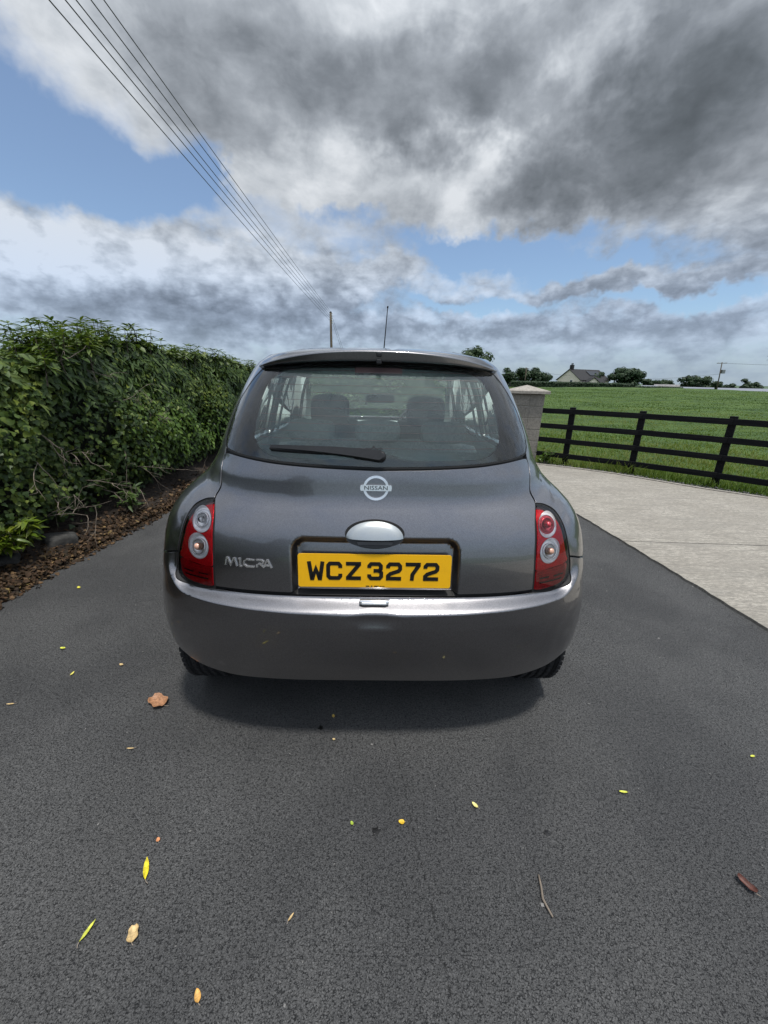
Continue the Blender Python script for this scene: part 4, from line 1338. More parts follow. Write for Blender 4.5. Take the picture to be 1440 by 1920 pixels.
for k, (dx, dy) in enumerate(((2.7, 6.0), (2.2, 9.0))):
    a = Vector((PX + .15, PY, 8.2 - .45 * k))
    b = Vector((PX + dx, PY + dy, 0))
    o = MB().tube([a, b], .014, 5).build('stay_wire', M['wire'], None)
    tag(o, 'stay wire slanting down right of the tall pole, %s of the two' % ('upper' if k == 0 else 'lower'), 'wire', 'stay wires')

tp = utility_pole('transformer_pole', (94.3, 110, .2), 8.0, .16, 'leaning timber pole with transformer on the skyline at right', (-.75, 0))
MB().box((-.72, 0, 7.75), (1.1, .08, .07), Matrix.Rotation(R(-42), 3, 'Z')).build('crossarm', M['pole'], tp)
MB().bevbox((.05, -.2, 5.6), (.42, .32, .48), .06).build('transformer', M['steel'], tp)
for k in (-.8, 0, .8):
    MB().lathe([(.02, 0), (.07, 0), (.05, .2), (.02, .2)], Matrix.Translation((-.72 + k * .74, -k * .67, 7.8)), 8).build('insulator', M['white'], tp)
wire((93.6, 110, 8.0), (122, 96, 7.9), .5, .028, 'thin wire leaving the transformer pole to the right')
wire((93.9, 110, 5.2), (67.5, 122.5, 3.3), .6, .028, 'thin wire from the transformer pole to the farmhouse')
sp = utility_pole('short_pole', (36.6, 100, .3), 5.0, .13, 'short grey pole among the trees left of the farmhouse')
MB().box((0, -.05, 4.75), (.55, .05, .05)).build('crossarm', M['pole'], sp)
wire((36.6, 100, 5.2), (58, 121, 4.2), .45, .026, 'thin wire from the short pole to the farmhouse')

tree('roadside_tree', (61.6, 60), 7.6, 4.6, 'tree whose crown just enters the right edge above the field', 'tree_light', .58, 79, 1600, .3, 12)

# trees behind the viewer, mirrored in the car's paint
G = 'trees behind the viewer'
for k, (x, y, h, w) in enumerate(((-9.5, -21, 6.0, 6), (-15, -30, 7, 8), (-24, -52, 7, 12))):
    tree('roadside_tree', (x, y), h, w, ['nearest tree behind the viewer, close to the hedge line', 'second tree behind the viewer, beyond the hedge line', 'far wide tree behind the viewer on the hedge side'][k], 'tree', .1, 80 + k, 1500, .6, 12, G)

# ================================================================== the car
# body surface: horizontal sections, superelliptic at both ends: z, y_rear, half width, rear corner length, exponent, y_front, front corner length, exponent
KEYS = np.array([
    (0.18, .105, .800, .34, 3.3, 3.60, .70, 2.6), (0.28, .085, .822, .35, 3.3, 3.66, .70, 2.6), (0.40, .068, .836, .37, 3.3, 3.70, .70, 2.6),
    (0.55, .060, .840, .40, 3.2, 3.715, .72, 2.6), (0.67, .061, .840, .43, 3.05, 3.68, .75, 2.6), (0.73, .0635, .837, .44, 3.0, 3.645, .78, 2.55), (0.78, .069, .832, .45, 3.0, 3.60, .80, 2.5),
    (0.82, .0775, .826, .46, 3.0, 3.54, .83, 2.45), (0.86, .0885, .815, .47, 3.0, 3.46, .85, 2.4), (0.90, .103, .796, .495, 3.0, 3.36, .85, 2.4), (0.935, .118, .768, .535, 3.05, 3.245, .83, 2.4),
    (0.965, .1315, .738, .58, 3.1, 3.12, .80, 2.4), (0.985, .1385, .720, .63, 3.2, 3.03, .77, 2.45), (1.01, .1435, .705, .70, 3.35, 2.93, .74, 2.5), (1.05, .1500, .692, .80, 3.5, 2.84, .70, 2.6), (1.09, .1590, .680, .87, 3.5, 2.76, .70, 2.6),
    (1.20, .205, .650, .88, 3.4, 2.56, .65, 2.6), (1.30, .268, .615, .86, 3.3, 2.38, .60, 2.6), (1.38, .324, .580, .84, 3.2, 2.23, .55, 2.6),
    (1.42, .355, .555, .80, 3.1, 2.13, .52, 2.6), (1.45, .392, .520, .74, 3.0, 2.02, .50, 2.6), (1.472, .470, .464, .66, 2.8, 1.90, .46, 2.6),
    (1.489, .640, .370, .48, 2.6, 1.72, .40, 2.6), (1.499, .900, .230, .25, 2.4, 1.50, .25, 2.6), (1.504, 1.15, .020, .05, 2.2, 1.30, .05, 2.4)])

def pchip(x, y):
    h = np.diff(x)
    d = np.diff(y) / h
    m = np.zeros(len(x))
    for i in range(1, len(x) - 1):
        if d[i - 1] * d[i] > 0:
            w1, w2 = 2 * h[i] + h[i - 1], h[i] + 2 * h[i - 1]
            m[i] = (w1 + w2) / (w1 / d[i - 1] + w2 / d[i])
    m[0], m[-1] = d[0], d[-1]
    def f(q):
        q = np.clip(q, x[0], x[-1])
        i = np.clip(np.searchsorted(x, q) - 1, 0, len(x) - 2)
        t = (q - x[i]) / h[i]
        return ((2 * t**3 - 3 * t**2 + 1) * y[i] + (t**3 - 2 * t**2 + t) * h[i] * m[i] + (-2 * t**3 + 3 * t**2) * y[i + 1] + (t**3 - t**2) * h[i] * m[i + 1])
    return f
KF = [pchip(KEYS[:, 0], KEYS[:, k]) for k in range(1, 8)]
SC = 0.8
PR = SC * math.pi / 2
QL = 1.5
PMAX = 2 * PR + QL

def base(P, z):
    P, z = np.broadcast_arrays(np.asarray(P, float), np.asarray(z, float))
    yr, w, Lr, nr, yf, Lf, nf = [f(z) for f in KF]
    s, a = np.sign(P), np.abs(P)
    ph = np.clip(a / SC, 0, math.pi / 2)
    sn, cs = np.sin(ph), np.maximum(np.cos(ph), 0)
    r = ((sn / w)**nr + (cs / Lr)**nr)**(-1 / nr)
    x, y = r * sn, yr + Lr - r * cs
    m = (a > PR) & (a < PR + QL)
    q = np.clip((a - PR) / QL, 0, 1)
    x, y = np.where(m, w, x), np.where(m, (yr + Lr) * (1 - q) + (yf - Lf) * q, y)
    m = a >= PR + QL
    ps = np.clip((PMAX - a) / SC, 0, math.pi / 2)
    sn, cs = np.sin(ps), np.maximum(np.cos(ps), 0)
    r = ((sn / w)**nf + (cs / Lf)**nf)**(-1 / nf)
    x, y = np.where(m, r * sn, x), np.where(m, yf - Lf + r * cs, y)
    return np.stack([x * s, y, z], -1)

def Px(x, z):
    yr, w, Lr, nr = [float(f(z)) for f in KF[:4]]
    u = min(abs(x) / w, .99999)
    return math.copysign(math.atan2(abs(x), (1 - u**nr)**(1 / nr) * Lr) * SC, x)

def Py(y, z):
    yr, w, Lr, nr, yf, Lf, nf = [float(f(z)) for f in KF]
    if y < yr + Lr:
        c = min((yr + Lr - y) / Lr, 1)
        return math.atan2((1 - c**nr)**(1 / nr) * w, yr + Lr - y) * SC
    if y < yf - Lf:
        return PR + QL * (y - yr - Lr) / (yf - Lf - yr - Lr)
    c = min((y - yf + Lf) / Lf, 1)
    return PMAX - math.atan2((1 - c**nf)**(1 / nf) * w, y - yf + Lf) * SC

def normal(fn, P, z, e=3e-4):
    n = np.cross(fn(P + e, z) - fn(P - e, z), fn(P, z + e) - fn(P, z - e))
    return n / np.maximum(np.linalg.norm(n, axis=-1, keepdims=True), 1e-12)

def smooth01(t):
    t = np.clip(t, 0, 1)
    return t * t * (3 - 2 * t)

# bumper edge: bumper and wing stand proud of the tailgate and lamps along this line (x, z, step, ledge width)
CREASE = [(-.25, .634, .056, .026), (0, .632, .056, .028), (.25, .634, .056, .026), (.4076, .636, .052, .0235), (.515, .637, .046, .021), (.605, .637, .038, .0165),
          (.672, .640, .030, .013), (.716, .663, .024, .012), (.742, .697, .020, .012), (.743, .744, .016, .012), (.727, .826, .014, .012), (.710, .874, .013, .012),
          (.688, .914, .011, .012), (.655, .940, .008, .012), (.61, .962, .004, .012), (.585, .972, .0, .012)]
CW = .68
_c = np.array([(Px(x, z) * CW, z, a, w) for x, z, a, w in CREASE])
def _dense(c, k=6):
    out = []
    for i in range(len(c) - 1):
        p0, p1, p2, p3 = c[max(i - 1, 0)], c[i], c[i + 1], c[min(i + 2, len(c) - 1)]
        for j in range(k):
            t = j / k
            out.append(.5 * ((2 * p1) + (-p0 + p2) * t + (2 * p0 - 5 * p1 + 4 * p2 - p3) * t * t + (-p0 + 3 * p1 - 3 * p2 + p3) * t**3))
    out.append(c[-1])
    return np.array(out)
_c = _dense(_c)

def disp(P, z):
    sh = np.shape(P)
    p = np.stack([np.abs(P).ravel() * CW, np.asarray(z, float).ravel()], -1)
    bestd = np.full(len(p), 9.0)
    sgn = np.zeros(len(p))
    A = np.zeros(len(p))
    W = np.full(len(p), .02)
    for a, b in zip(_c[:-1], _c[1:]):
        d = b[:2] - a[:2]
        L2 = max(d @ d, 1e-12)
        t = np.clip(((p - a[:2]) @ d) / L2, 0, 1)
        q = p - (a[:2] + t[:, None] * d)
        dist = np.hypot(q[:, 0], q[:, 1])
        m = dist < bestd
        cr = d[0] * q[:, 1] - d[1] * q[:, 0]
        bestd = np.where(m, dist, bestd)
        sgn = np.where(m, np.where(cr < 0, 1.0, -1.0), sgn)
        A = np.where(m, a[2] + (b[2] - a[2]) * t, A)
        W = np.where(m, a[3] + (b[3] - a[3]) * t, W)
    sd = bestd * sgn
    D = A * smooth01((sd + W) / (1.45 * W))
    zz = p[:, 1]
    D = D * np.interp(zz, [.26, .33, .40, .48, .57], [.10, .38, .66, .88, 1.0])
    x = base(p[:, 0] / CW, zz)[:, 0]
    # number-plate recess
    qx, qz = np.abs(x) - (.288 - .05), zz - (.868 - .05)
    s2 = np.hypot(np.maximum(qx, 0), np.maximum(qz, 0)) + np.minimum(np.maximum(qx, qz), 0) - .05
    D = D - .032 * smooth01(-s2 / .022) * (zz > .6615)
    # soft finger scoop in the bumper
    e = (x / .095)**2 + ((zz - .603) / .036)**2
    D = D - .0075 * np.clip(1 - e, 0, 1)**1.5
    return D.reshape(sh)

def S(P, z, off=0.0):
    P, z = np.broadcast_arrays(np.asarray(P, float), np.asarray(z, float))
    return base(P, z) + normal(base, P, z) * (disp(P, z) + off)[..., None]
def Soff(off):
    return lambda P, z: S(P, z, off)
def onS(x, z, off=0.0):
    x, z = np.atleast_1d(np.asarray(x, float)), np.atleast_1d(np.asarray(z, float))
    P = np.array([Px(a, b) for a, b in zip(x, z)])
    p = S(P, z)
    return p + normal(S, P, z) * np.reshape(off, (-1, 1) if np.ndim(off) else ())

def spline(pts, k=8):
    return [tuple(q) for q in _dense(np.array(pts, float), k)]
def xz(pts):
    return [(Px(x, z), z) for x, z in pts]
def yz(pts):
    return [(Py(y, z), z) for y, z in pts]
def mirror(pts):
    return [(-p, z) for p, z in reversed(pts)]

def metric(P, z):
    e = 1e-3
    return (np.linalg.norm(base(P + e, z) - base(P - e, z), axis=-1) / (2 * e), np.linalg.norm(base(P, z + e) - base(P, z - e), axis=-1) / (2 * e))

def resample(loop, step):
    L = np.array(loop)
    out = []
    for a, b in zip(L, np.roll(L, -1, 0)):
        m = (a + b) / 2
        g = metric(m[0], m[1])
        ln = math.hypot((b - a)[0] * float(g[0]), (b - a)[1] * float(g[1]))
        if ln < 1e-6:
            continue
        n = max(1, int(math.ceil(ln / step)))
        for k in range(n):
            out.append(a + (b - a) * k / n)
    return np.array(out)

def area2(L):
    return .5 * np.sum(L[:, 0] * np.roll(L[:, 1], -1) - np.roll(L[:, 0], -1) * L[:, 1])

def offset(loop, d):
    """shrink (d>0) a closed loop by d metres on the surface"""
    L = np.array(loop, float)
    gP, gz = metric(L[:, 0], L[:, 1])
    gP, gz = np.maximum(gP, .05), np.maximum(gz, .5)
    Q = L * np.stack([gP, gz], 1)
    t = (np.roll(L, -1, 0) - np.roll(L, 1, 0)) * np.stack([gP, gz], 1)
    t /= np.maximum(np.linalg.norm(t, axis=1, keepdims=True), 1e-9)
    s = 1 if area2(L) > 0 else -1
    n = np.stack([-t[:, 1], t[:, 0]], 1) * s
    return L + n * d / np.stack([gP, gz], 1)

def inside(pts, loop):
    x, y = pts[:, 0], pts[:, 1]
    c = np.zeros(len(pts), bool)
    for (x1, y1), (x2, y2) in zip(loop, np.roll(loop, -1, 0)):
        k = ((y1 > y) != (y2 > y))
        with np.errstate(divide='ignore', invalid='ignore'):
            xi = (x2 - x1) * (y - y1) / (y2 - y1) + x1
        c ^= k & (x < xi)
    return c

def panel(name, outer, mat, parent, holes=(), fn=None, step=.02, gap=.0038, rim=.014, extra=None, fine=None):
    """a pressed panel on the body surface: outline and holes are closed (P, z) loops"""
    fn = fn or S
    loops = [offset(resample(outer, fine or step), gap)] + [offset(resample(h, fine or step), -gap) for h in holes]
    pts, edges = [], []
    for L in loops:
        b = len(pts)
        pts += [tuple(q) for q in L]
        edges += [(b + k, b + (k + 1) % len(L)) for k in range(len(L))]
    O = loops[0]
    gz = np.arange(O[:, 1].min() + step / 2, O[:, 1].max(), step)
    rows = []
    for k, z in enumerate(gz):
        gP = max(.12, float(np.median(metric(np.linspace(O[:, 0].min(), O[:, 0].max(), 9), np.full(9, z))[0])))
        sp = step / gP
        pr = np.arange(O[:, 0].min() + sp * (.5 if k % 2 else 0), O[:, 0].max(), sp)
        rows.append(np.stack([pr, np.full(len(pr), z)], 1))
    g = np.concatenate(rows) if rows else np.zeros((0, 2))
    if extra is not None:
        g = np.concatenate([g, extra])
    keep = inside(g, loops[0])
    for h in loops[1:]:
        keep &= ~inside(g, h)
    g = g[keep]
    # keep clear of the border
    allb = np.concatenate(loops)
    if len(g):
        ok = np.ones(len(g), bool)
        mn = (fine or step) * .45
        for i in range(0, len(g), 2000):
            dd = np.abs(g[i:i + 2000, None, :] - allb[None])
            ok[i:i + 2000] = (np.maximum(dd[..., 0] * .8, dd[..., 1]).min(1) > mn)
        g = g[ok]
    pts += [tuple(q) for q in g]
    res = delaunay_2d_cdt([Vector(p) for p in pts], edges, [], 0, 1e-7)
    Q = np.array([(v.x, v.y) for v in res[0]])
    T = np.array([tuple(f) for f in res[2]], int)
    cen = Q[T].mean(1)
    k = inside(cen, loops[0])
    for h in loops[1:]:
        k &= ~inside(cen, h)
    T = T[k]
    V = fn(Q[:, 0], Q[:, 1])
    N = normal(fn, Q[:, 0], Q[:, 1])
    faces = [tuple(t) for t in T]
    if rim:
        for li, L in enumerate(loops):
            v0 = fn(L[:, 0], L[:, 1])
            n0 = normal(fn, L[:, 0], L[:, 1])
            tg = np.roll(v0, -1, 0) - np.roll(v0, 1, 0)
            outw = np.cross(tg, n0) * (1 if area2(L) > 0 else -1) * (1 if li == 0 else -1)
            outw /= np.maximum(np.linalg.norm(outw, axis=1, keepdims=True), 1e-9)
            b = len(V)
            mid = n0 * .6 + outw * .8
            mid /= np.linalg.norm(mid, axis=1, keepdims=True)
            r1 = v0 - n0 * .0016 + outw * .0006
            r2 = v0 - n0 * rim + outw * .0006
            V = np.concatenate([V, v0, r1, r1, r2])
            N = np.concatenate([N, n0, outw, outw, outw])
            n = len(L)
            ccw = (area2(L) > 0) == (li == 0)
            for i in range(n):
                j = (i + 1) % n
                for q in ((b + i, b + n + i, b + n + j, b + j), (b + 2 * n + i, b + 3 * n + i, b + 3 * n + j, b + 2 * n + j)):
                    faces.append(q if ccw else q[::-1])
    me = mesh_data(name, V, faces, mat, True)
    if len(me.vertices) == len(N):
        me.normals_split_custom_set_from_vertices([tuple(q) for q in N])
    return link(bpy.data.objects.new(name, me), parent)

def ribbon(mb, loop, width, depth, step=.02, closed=True):
    L = resample(loop, step) if closed else np.array(loop)
    a, b = offset(L, width), offset(L, -width)
    va, vb = S(a[:, 0], a[:, 1], -depth), S(b[:, 0], b[:, 1], -depth)
    n = len(L)
    V = np.concatenate([va, vb])
    F = [(i, (i + 1) % n, n + (i + 1) % n, n + i) for i in range(n if closed else n - 1)]
    mb.geo(V, F)

def solid2d(V2, F2, mapfn, o0, o1):
    """plate-like solid from a flat outline: front at offset o1, back at o0"""
    V2 = np.array(V2, float)
    n = len(V2)
    top, bot = mapfn(V2[:, 0], V2[:, 1], o1), mapfn(V2[:, 0], V2[:, 1], o0)
    cnt = {}
    for f in F2:
        for i in range(len(f)):
            e = (f[i], f[(i + 1) % len(f)])
            cnt[e] = 1
    F = [tuple(f) for f in F2]
    for (a, b) in cnt:
        if (b, a) not in cnt:
            F.append((b, a, n + a, n + b))
    return np.concatenate([top, bot]), F

def stroke(pts, w, closed=False):
    """thick polyline -> (verts2d, quads)"""
    P = [Vector(p) for p in pts]
    L, Rr = [], []
    n = len(P)
    for i in range(n):
        a = (P[i] - P[i - 1]).normalized() if i > 0 or closed else None
        b = (P[(i + 1) % n] - P[i]).normalized() if i < n - 1 or closed else None
        if a is None:
            t, k = b, 1
        elif b is None:
            t, k = a, 1
        else:
            t = (a + b).normalized() if (a + b).length > 1e-6 else a
            k = 1 / max(.42, t.dot(a))
        nn = Vector((-t.y, t.x)) * (w / 2) * k
        L.append(P[i] + nn)
        Rr.append(P[i] - nn)
    V = L + Rr
    F = [(i, n + i, n + (i + 1) % n, (i + 1) % n) for i in range(n if closed else n - 1)]
    return [tuple(v) for v in V], F

def glyphs(items, w):
    V, F = [], []
    for pts in items:
        v, f = stroke(pts, w)
        b = len(V)
        V += v
        F += [tuple(i + b for i in q) for q in f]
    return V, F

def font_mesh(text, size, xscale=1.0):
    cu_ = bpy.data.curves.new('text', 'FONT')
    cu_.body = text
    cu_.size = size
    cu_.align_x = 'CENTER'
    cu_.align_y = 'CENTER'
    cu_.resolution_u = 3
    o = bpy.data.objects.new('text', cu_)
    COL.objects.link(o)
    dg = bpy.context.evaluated_depsgraph_get()
    me = o.evaluated_get(dg).to_mesh()
    V = [(v.co.x * xscale, v.co.y) for v in me.vertices]
    F = [tuple(p.vertices) for p in me.polygons]
    bpy.data.objects.remove(o)
    bpy.data.curves.remove(cu_)
    return V, F

def build_car():
    car = empty('parked_car', (0, 0.9, 0))
    tag(car, 'dark metallic grey hatchback seen from behind, yellow number plate, parked on the lane', 'car')
    inv = Matrix.Translation((0, -.9, 0))
    made = []
    def keep(o, parent=car):
        made.append(o)
        return o

    # ---- outlines (right half, bottom to top)
    tg_side = spline([(.560, .661), (.560, .70), (.556, .793), (.557, .842), (.560, .905), (.573, .955)], 6) + spline([(.573, .955), (.571, .965), (.563, .979), (.557, .995), (.560, 1.025), (.563, 1.072), (.557, 1.095)], 5)
    tg_bottom = spline([(0, .6625), (.15, .6622), (.296, .6615), (.43, .661), (.560, .661)], 6)
    tg_top = spline([(.557, 1.095), (.545, 1.103), (.50, 1.104), (.415, 1.0985), (.33, 1.0925), (.17, 1.0855), (0, 1.081)], 6)
    half = xz([(a, b + .0065) for a, b in tg_bottom[:-1]] + [q for q in tg_side[:-1] if q[1] > .6675] + tg_top)
    tailgate = half + mirror(half)[1:-1]
    gl = spline([(0, 1.086), (.17, 1.0905), (.33, 1.0975), (.415, 1.1035), (.50, 1.110), (.545, 1.118), (.560, 1.134), (.564, 1.158), (.558, 1.2022), (.538, 1.2652), (.500, 1.3278), (.458, 1.378), (.420, 1.401), (.34, 1.411), (.19, 1.416), (0, 1.4196)], 6)
    ghalf = xz(gl)
    glass = ghalf + mirror(ghalf)[1:-1]
    fr = spline([(0, 1.134), (.045, 1.132), (.085, 1.119), (.14, 1.1155), (.315, 1.1155), (.375, 1.125), (.412, 1.15), (.427, 1.19), (.425, 1.25), (.402, 1.335), (.36, 1.382), (.30, 1.398), (.16, 1.404), (0, 1.405)], 5)
    fhalf = xz(fr)
    clear = fhalf + mirror(fhalf)[1:-1]
    lamp_out = spline([(.573, .955), (.61, .947), (.652, .926), (.676, .900), (.693, .862), (.705, .815), (.720, .751), (.727, .700), (.719, .674), (.695, .660), (.655, .6545), (.61, .6555), (.563, .660)], 6)
    lamp_in = spline([(.563, .660), (.563, .70), (.559, .793), (.560, .842), (.563, .905), (.573, .955)], 5)
    lamp = xz(lamp_out[:-1] + lamp_in[:-1])[::-1]       # counter-clockwise
    # body: everything outside the rear opening
    AY, AZ, AR = .538, .29, .315
    arch = [(AY - AR * math.cos(t), AZ + AR * math.sin(t)) for t in np.linspace(-.05, math.pi + .05, 30)]
    FY = 2.99
    farch = [(FY - AR * math.cos(t), AZ + AR * math.sin(t)) for t in np.linspace(-.05, math.pi + .05, 30)]
    k = next(i for i, q in enumerate(lamp_out) if q[1] < .752)
    k2 = next(i for i, q in enumerate(arch) if q[1] > .588)
    glass_up = [q for q in gl if q[1] > 1.118 and q[0] > .02]
    gi = next(i for i, q in enumerate(gl) if q[0] > .55)
    inlet = xz(gl[::-1][:len(gl) - gi])                      # glass top centre -> lower corner
    down = xz([q for q in tg_side[::-1] if q[1] < 1.10])     # tailgate side, downwards to the lamp top
    down = [q for q in down if q[1] > .956]
    lo = xz(lamp_out[:k])
    Pl, zl = lo[-1]
    a0 = (Py(arch[k2][0], arch[k2][1]))
    seam = [(Pl + (a0 - Pl) * t, zl + (.728 - zl) * min(1, t * 3) + (arch[k2][1] - .728) * max(0, (t - .75) / .25)) for t in np.linspace(0, 1, 14)]
    side = seam[1:-1] + yz(arch[k2:]) + [(Py(y, .235), .235) for y in np.linspace(AY + AR + .03, FY - AR - .03, 14)] + yz(farch) + [(Py(3.45, .25), .25)]
    WSB, WST = 1.005, 1.425
    wsx = lambda z: PMAX - Px2(.90 * float(KF[1](z)), z)
    def Px2(x, z):
        yf, Lf, nf, w = float(KF[4](z)), float(KF[5](z)), float(KF[6](z)), float(KF[1](z))
        u = min(x / w, .999)
        return math.atan2(x, (1 - u**nf)**(1 / nf) * Lf) * SC
    ws = [(wsx(z), z) for z in np.linspace(WSB, WST, 14)]
    right = inlet + down + lo + side + [(PMAX, .25), (PMAX, WSB)] + ws + [(PMAX, WST), (PMAX, 1.5035)]
    top = [(p, 1.5035) for p in np.linspace(PMAX, -PMAX, 60)][1:-1]
    left = [(-p, z) for p, z in reversed(right)]
    shell = right + top + left[:-1]
    def window_loop(y0b, y1b, y0t, y1t, zb, zt):
        n = 8
        q = [(y0b + (y1b - y0b) * i / n, zb) for i in range(n)] + [(y1b + (y1t - y1b) * i / n, zb + (zt - zb) * i / n) for i in range(n)]
        q += [(y1t + (y0t - y1t) * i / n, zt) for i in range(n)] + [(y0t + (y0b - y0t) * i / n, zt + (zb - zt) * i / n) for i in range(n)]
        return yz(q)
    w_rear = window_loop(.86, 1.46, .98, 1.44, 1.035, 1.375)
    w_front = window_loop(1.54, 2.42, 1.52, 1.98, 1.02, 1.395)
    sidewin = [w_rear, w_front]
    holes = sidewin + [mirror(q) for q in sidewin]
    body = panel('body_shell', shell, M['paint'], car, holes, step=.030, fine=.016)
    panel('cabin_lining', shell, M['lining'], car, holes, fn=Soff(-.045), step=.07, fine=.04, rim=0)
    # ---- tailgate
    rec = []
    for zz in np.concatenate([np.arange(.664, .70, .006), np.arange(.838, .876, .0032)]):
        rec += [(Px(x, zz), zz) for x in np.arange(-.31, .311, .0075)]
    for xx in np.concatenate([np.arange(.245, .30, .005)]):
        for zz in np.arange(.67, .87, .012):
            rec += [(Px(xx, zz), zz), (Px(-xx, zz), zz)]
    tail = panel('tailgate', tailgate, M['paint'], car, step=.016, fine=.010, extra=np.array(rec))
    panel('tailgate_trim', tailgate, M['lining'], tail, fn=Soff(-.075), step=.05, fine=.03, rim=0)
    # ---- glazing
    gw = panel('rear_window', glass, M['glass'], car, step=.03, fine=.014, rim=.006)
    panel('window_border', offset(resample(glass, .012), .001), M['gloss'], gw, [clear], fn=Soff(-.0045), step=.03, fine=.012, rim=0)
    panel('added_haze', offset(resample(clear, .012), -.004), M['pane_haze'], gw, fn=Soff(-.0075), step=.04, fine=.014, rim=0)  # added sheet behind the glass, whitens only the clear area
    mb = MB()
    for zz in np.arange(1.150, 1.395, .0245):
        hwid = float(np.interp(zz, [1.12, 1.15, 1.19, 1.25, 1.335, 1.385, 1.405], [.34, .40, .417, .415, .392, .35, .28]))
        xs = np.linspace(-hwid, hwid, 30)
        a, b = onS(xs, np.full(30, zz + .0006), -.0055), onS(xs, np.full(30, zz - .0006), -.0055)
        mb.geo(np.concatenate([a, b]), [(i, i + 1, 31 + i, 30 + i) for i in range(29)])
    mb.build('heater_lines', M['brake'], gw)
    for q in sidewin:
        panel('side_window', q, M['side_glass'], car, step=.05, fine=.03, rim=.004)
        panel('side_window', mirror(q), M['side_glass'], car, step=.05, fine=.03, rim=.004)
    # windscreen as its own sheet across the front centre
    zs = np.linspace(WSB + .004, WST - .004, 12)
    V, F = [], []
    nx = 20
    for z in zs:
        p0 = wsx(z) + .006
        for j in range(nx + 1):
            u = -1 + 2 * j / nx
            P = PMAX - (PMAX - p0) * abs(u)
            q = base(np.array(P if u >= 0 else -P), np.array(z))
            V.append(q if abs(u) > 1e-9 else np.array([0, float(KF[4](z)), z]))
    F = [(i * (nx + 1) + j, i * (nx + 1) + j + 1, (i + 1) * (nx + 1) + j + 1, (i + 1) * (nx + 1) + j) for i in range(len(zs) - 1) for j in range(nx)]
    add('windscreen', V, F, M['side_glass'], car)
    # ---- bumper
    bott = spline([(0, .302), (.20, .301), (.40, .297), (.52, .294), (.62, .307), (.69, .326), (.725, .346)], 5)
    bo = xz(bott)
    kk = next(i for i, q in enumerate(arch) if q[1] > .352)
    rl = bo + yz(arch[kk:k2 + 1]) + seam[::-1][1:] + lo[::-1][:0] + xz([q for q in lamp_out[k:]]) + xz([q for q in tg_bottom[::-1]])[1:]
    bump = rl + mirror(rl)[1:-1]
    ex = []
    dn = np.gradient(_c[:, :2], axis=0)
    dn /= np.linalg.norm(dn, axis=1, keepdims=True)
    nn = np.stack([-dn[:, 1], dn[:, 0]], 1)
    for j in range(len(_c)):
        for s in np.linspace(-.6, 1.15, 8):
            q = _c[j, :2] + nn[j] * s * _c[j, 3]
            ex += [(q[0] / CW, q[1]), (-q[0] / CW, q[1])]
    for xx in np.arange(0, .62, .0065):
        for zz in np.arange(.622, .662, .0026):
            ex += [(Px(xx, zz), zz), (-Px(xx, zz), zz)]
    bumper = panel('bumper', bump, M['paint'], car, step=.018, fine=.010, extra=np.array(ex), rim=.02)
    # black seals that fill the shut lines
    mb = MB()
    for L, w in ((tailgate, .010), (lamp, .010), (mirror(lamp), .010)):
        ribbon(mb, L, w, .0125)
    ribbon(mb, glass, .009, .008)
    mb.build('door_seal', M['seal'], car)
    mb = MB()
    ribbon(mb, glass, .0032, -.0006)
    mb.build('window_seal', M['seal'], car)
    mb = MB()
    for sg in (1, -1):
        q = np.array([(p * sg, z) for p, z in seam])
        a, b = q + [0, .010], q - [0, .010]
        va, vb = S(a[:, 0], a[:, 1], -.012), S(b[:, 0], b[:, 1], -.012)
        n = len(q)
        mb.geo(np.concatenate([va, vb]), [(i, i + 1, n + i + 1, n + i) for i in range(n - 1)])
    mb.build('bumper_seal', M['seal'], car)
    # rear step between tailgate foot and bumper
    xs = np.linspace(-.60, .60, 40)
    pa, pb = onS(xs, np.full(40, .672), -.030), onS(xs, np.full(40, .640), -.060)
    add('sill_trim', np.concatenate([pa, pb]), [(i, i + 1, 41 + i, 40 + i) for i in range(39)], M['seal'], car)

    # ---- tail lamps
    def lamp_unit(sg):
        e_name = 'tail_lamp'
        lp = lamp if sg > 0 else mirror(lamp)
        housing = panel(e_name, lp, M['red_dark'], car, holes=[[(Px(sg * (x + r * math.cos(t)), z + r * math.sin(t)), z + r * math.sin(t)) for t in np.linspace(0, 2 * math.pi, 40, endpoint=False)] for x, z, r in ((.618, .888, .044), (.626, .8005, .047))], fn=Soff(-.014), step=.016, fine=.008, rim=.02)
        lab = {1: 'tail lamp with red upper round lens and clear lower one', -1: 'tail lamp with two clear round lenses'}[sg]
        housing['label'] = lab
        def hole(x, z, r):
            return [(Px(sg * (x + r * math.cos(t)), z + r * math.sin(t)), z + r * math.sin(t)) for t in np.linspace(0, 2 * math.pi, 40, endpoint=False)]
        cs = [(.618, .888, .0415), (.626, .8005, .0445)]
        li = spline([(.5735, .9400), (.602, .9345), (.637, .919), (.661, .899), (.680, .866), (.693, .82), (.705, .775), (.712, .745), (.64, .738), (.571, .738), (.569, .793), (.5695, .842), (.571, .90), (.5735, .9400)], 5)
        rp = [(sg * p, z) for p, z in xz(li[:-1])]
        panel('red_reflector', rp if sg < 0 else rp[::-1], M['red'], housing, [hole(*c) for c in cs], fn=Soff(-.0075), step=.012, fine=.006, rim=.010, gap=.0005)
        l2 = spline([(.571, .733), (.64, .733), (.7105, .738), (.7150, .705), (.7080, .682), (.685, .669), (.64, .6635), (.571, .667), (.571, .733)], 5)
        rp = [(sg * p, z) for p, z in xz(l2[:-1])]
        panel('lower_reflector', rp if sg > 0 else rp[::-1], M['red_deep'], housing, fn=Soff(-.0085), step=.014, fine=.008, rim=.008, gap=.0005)
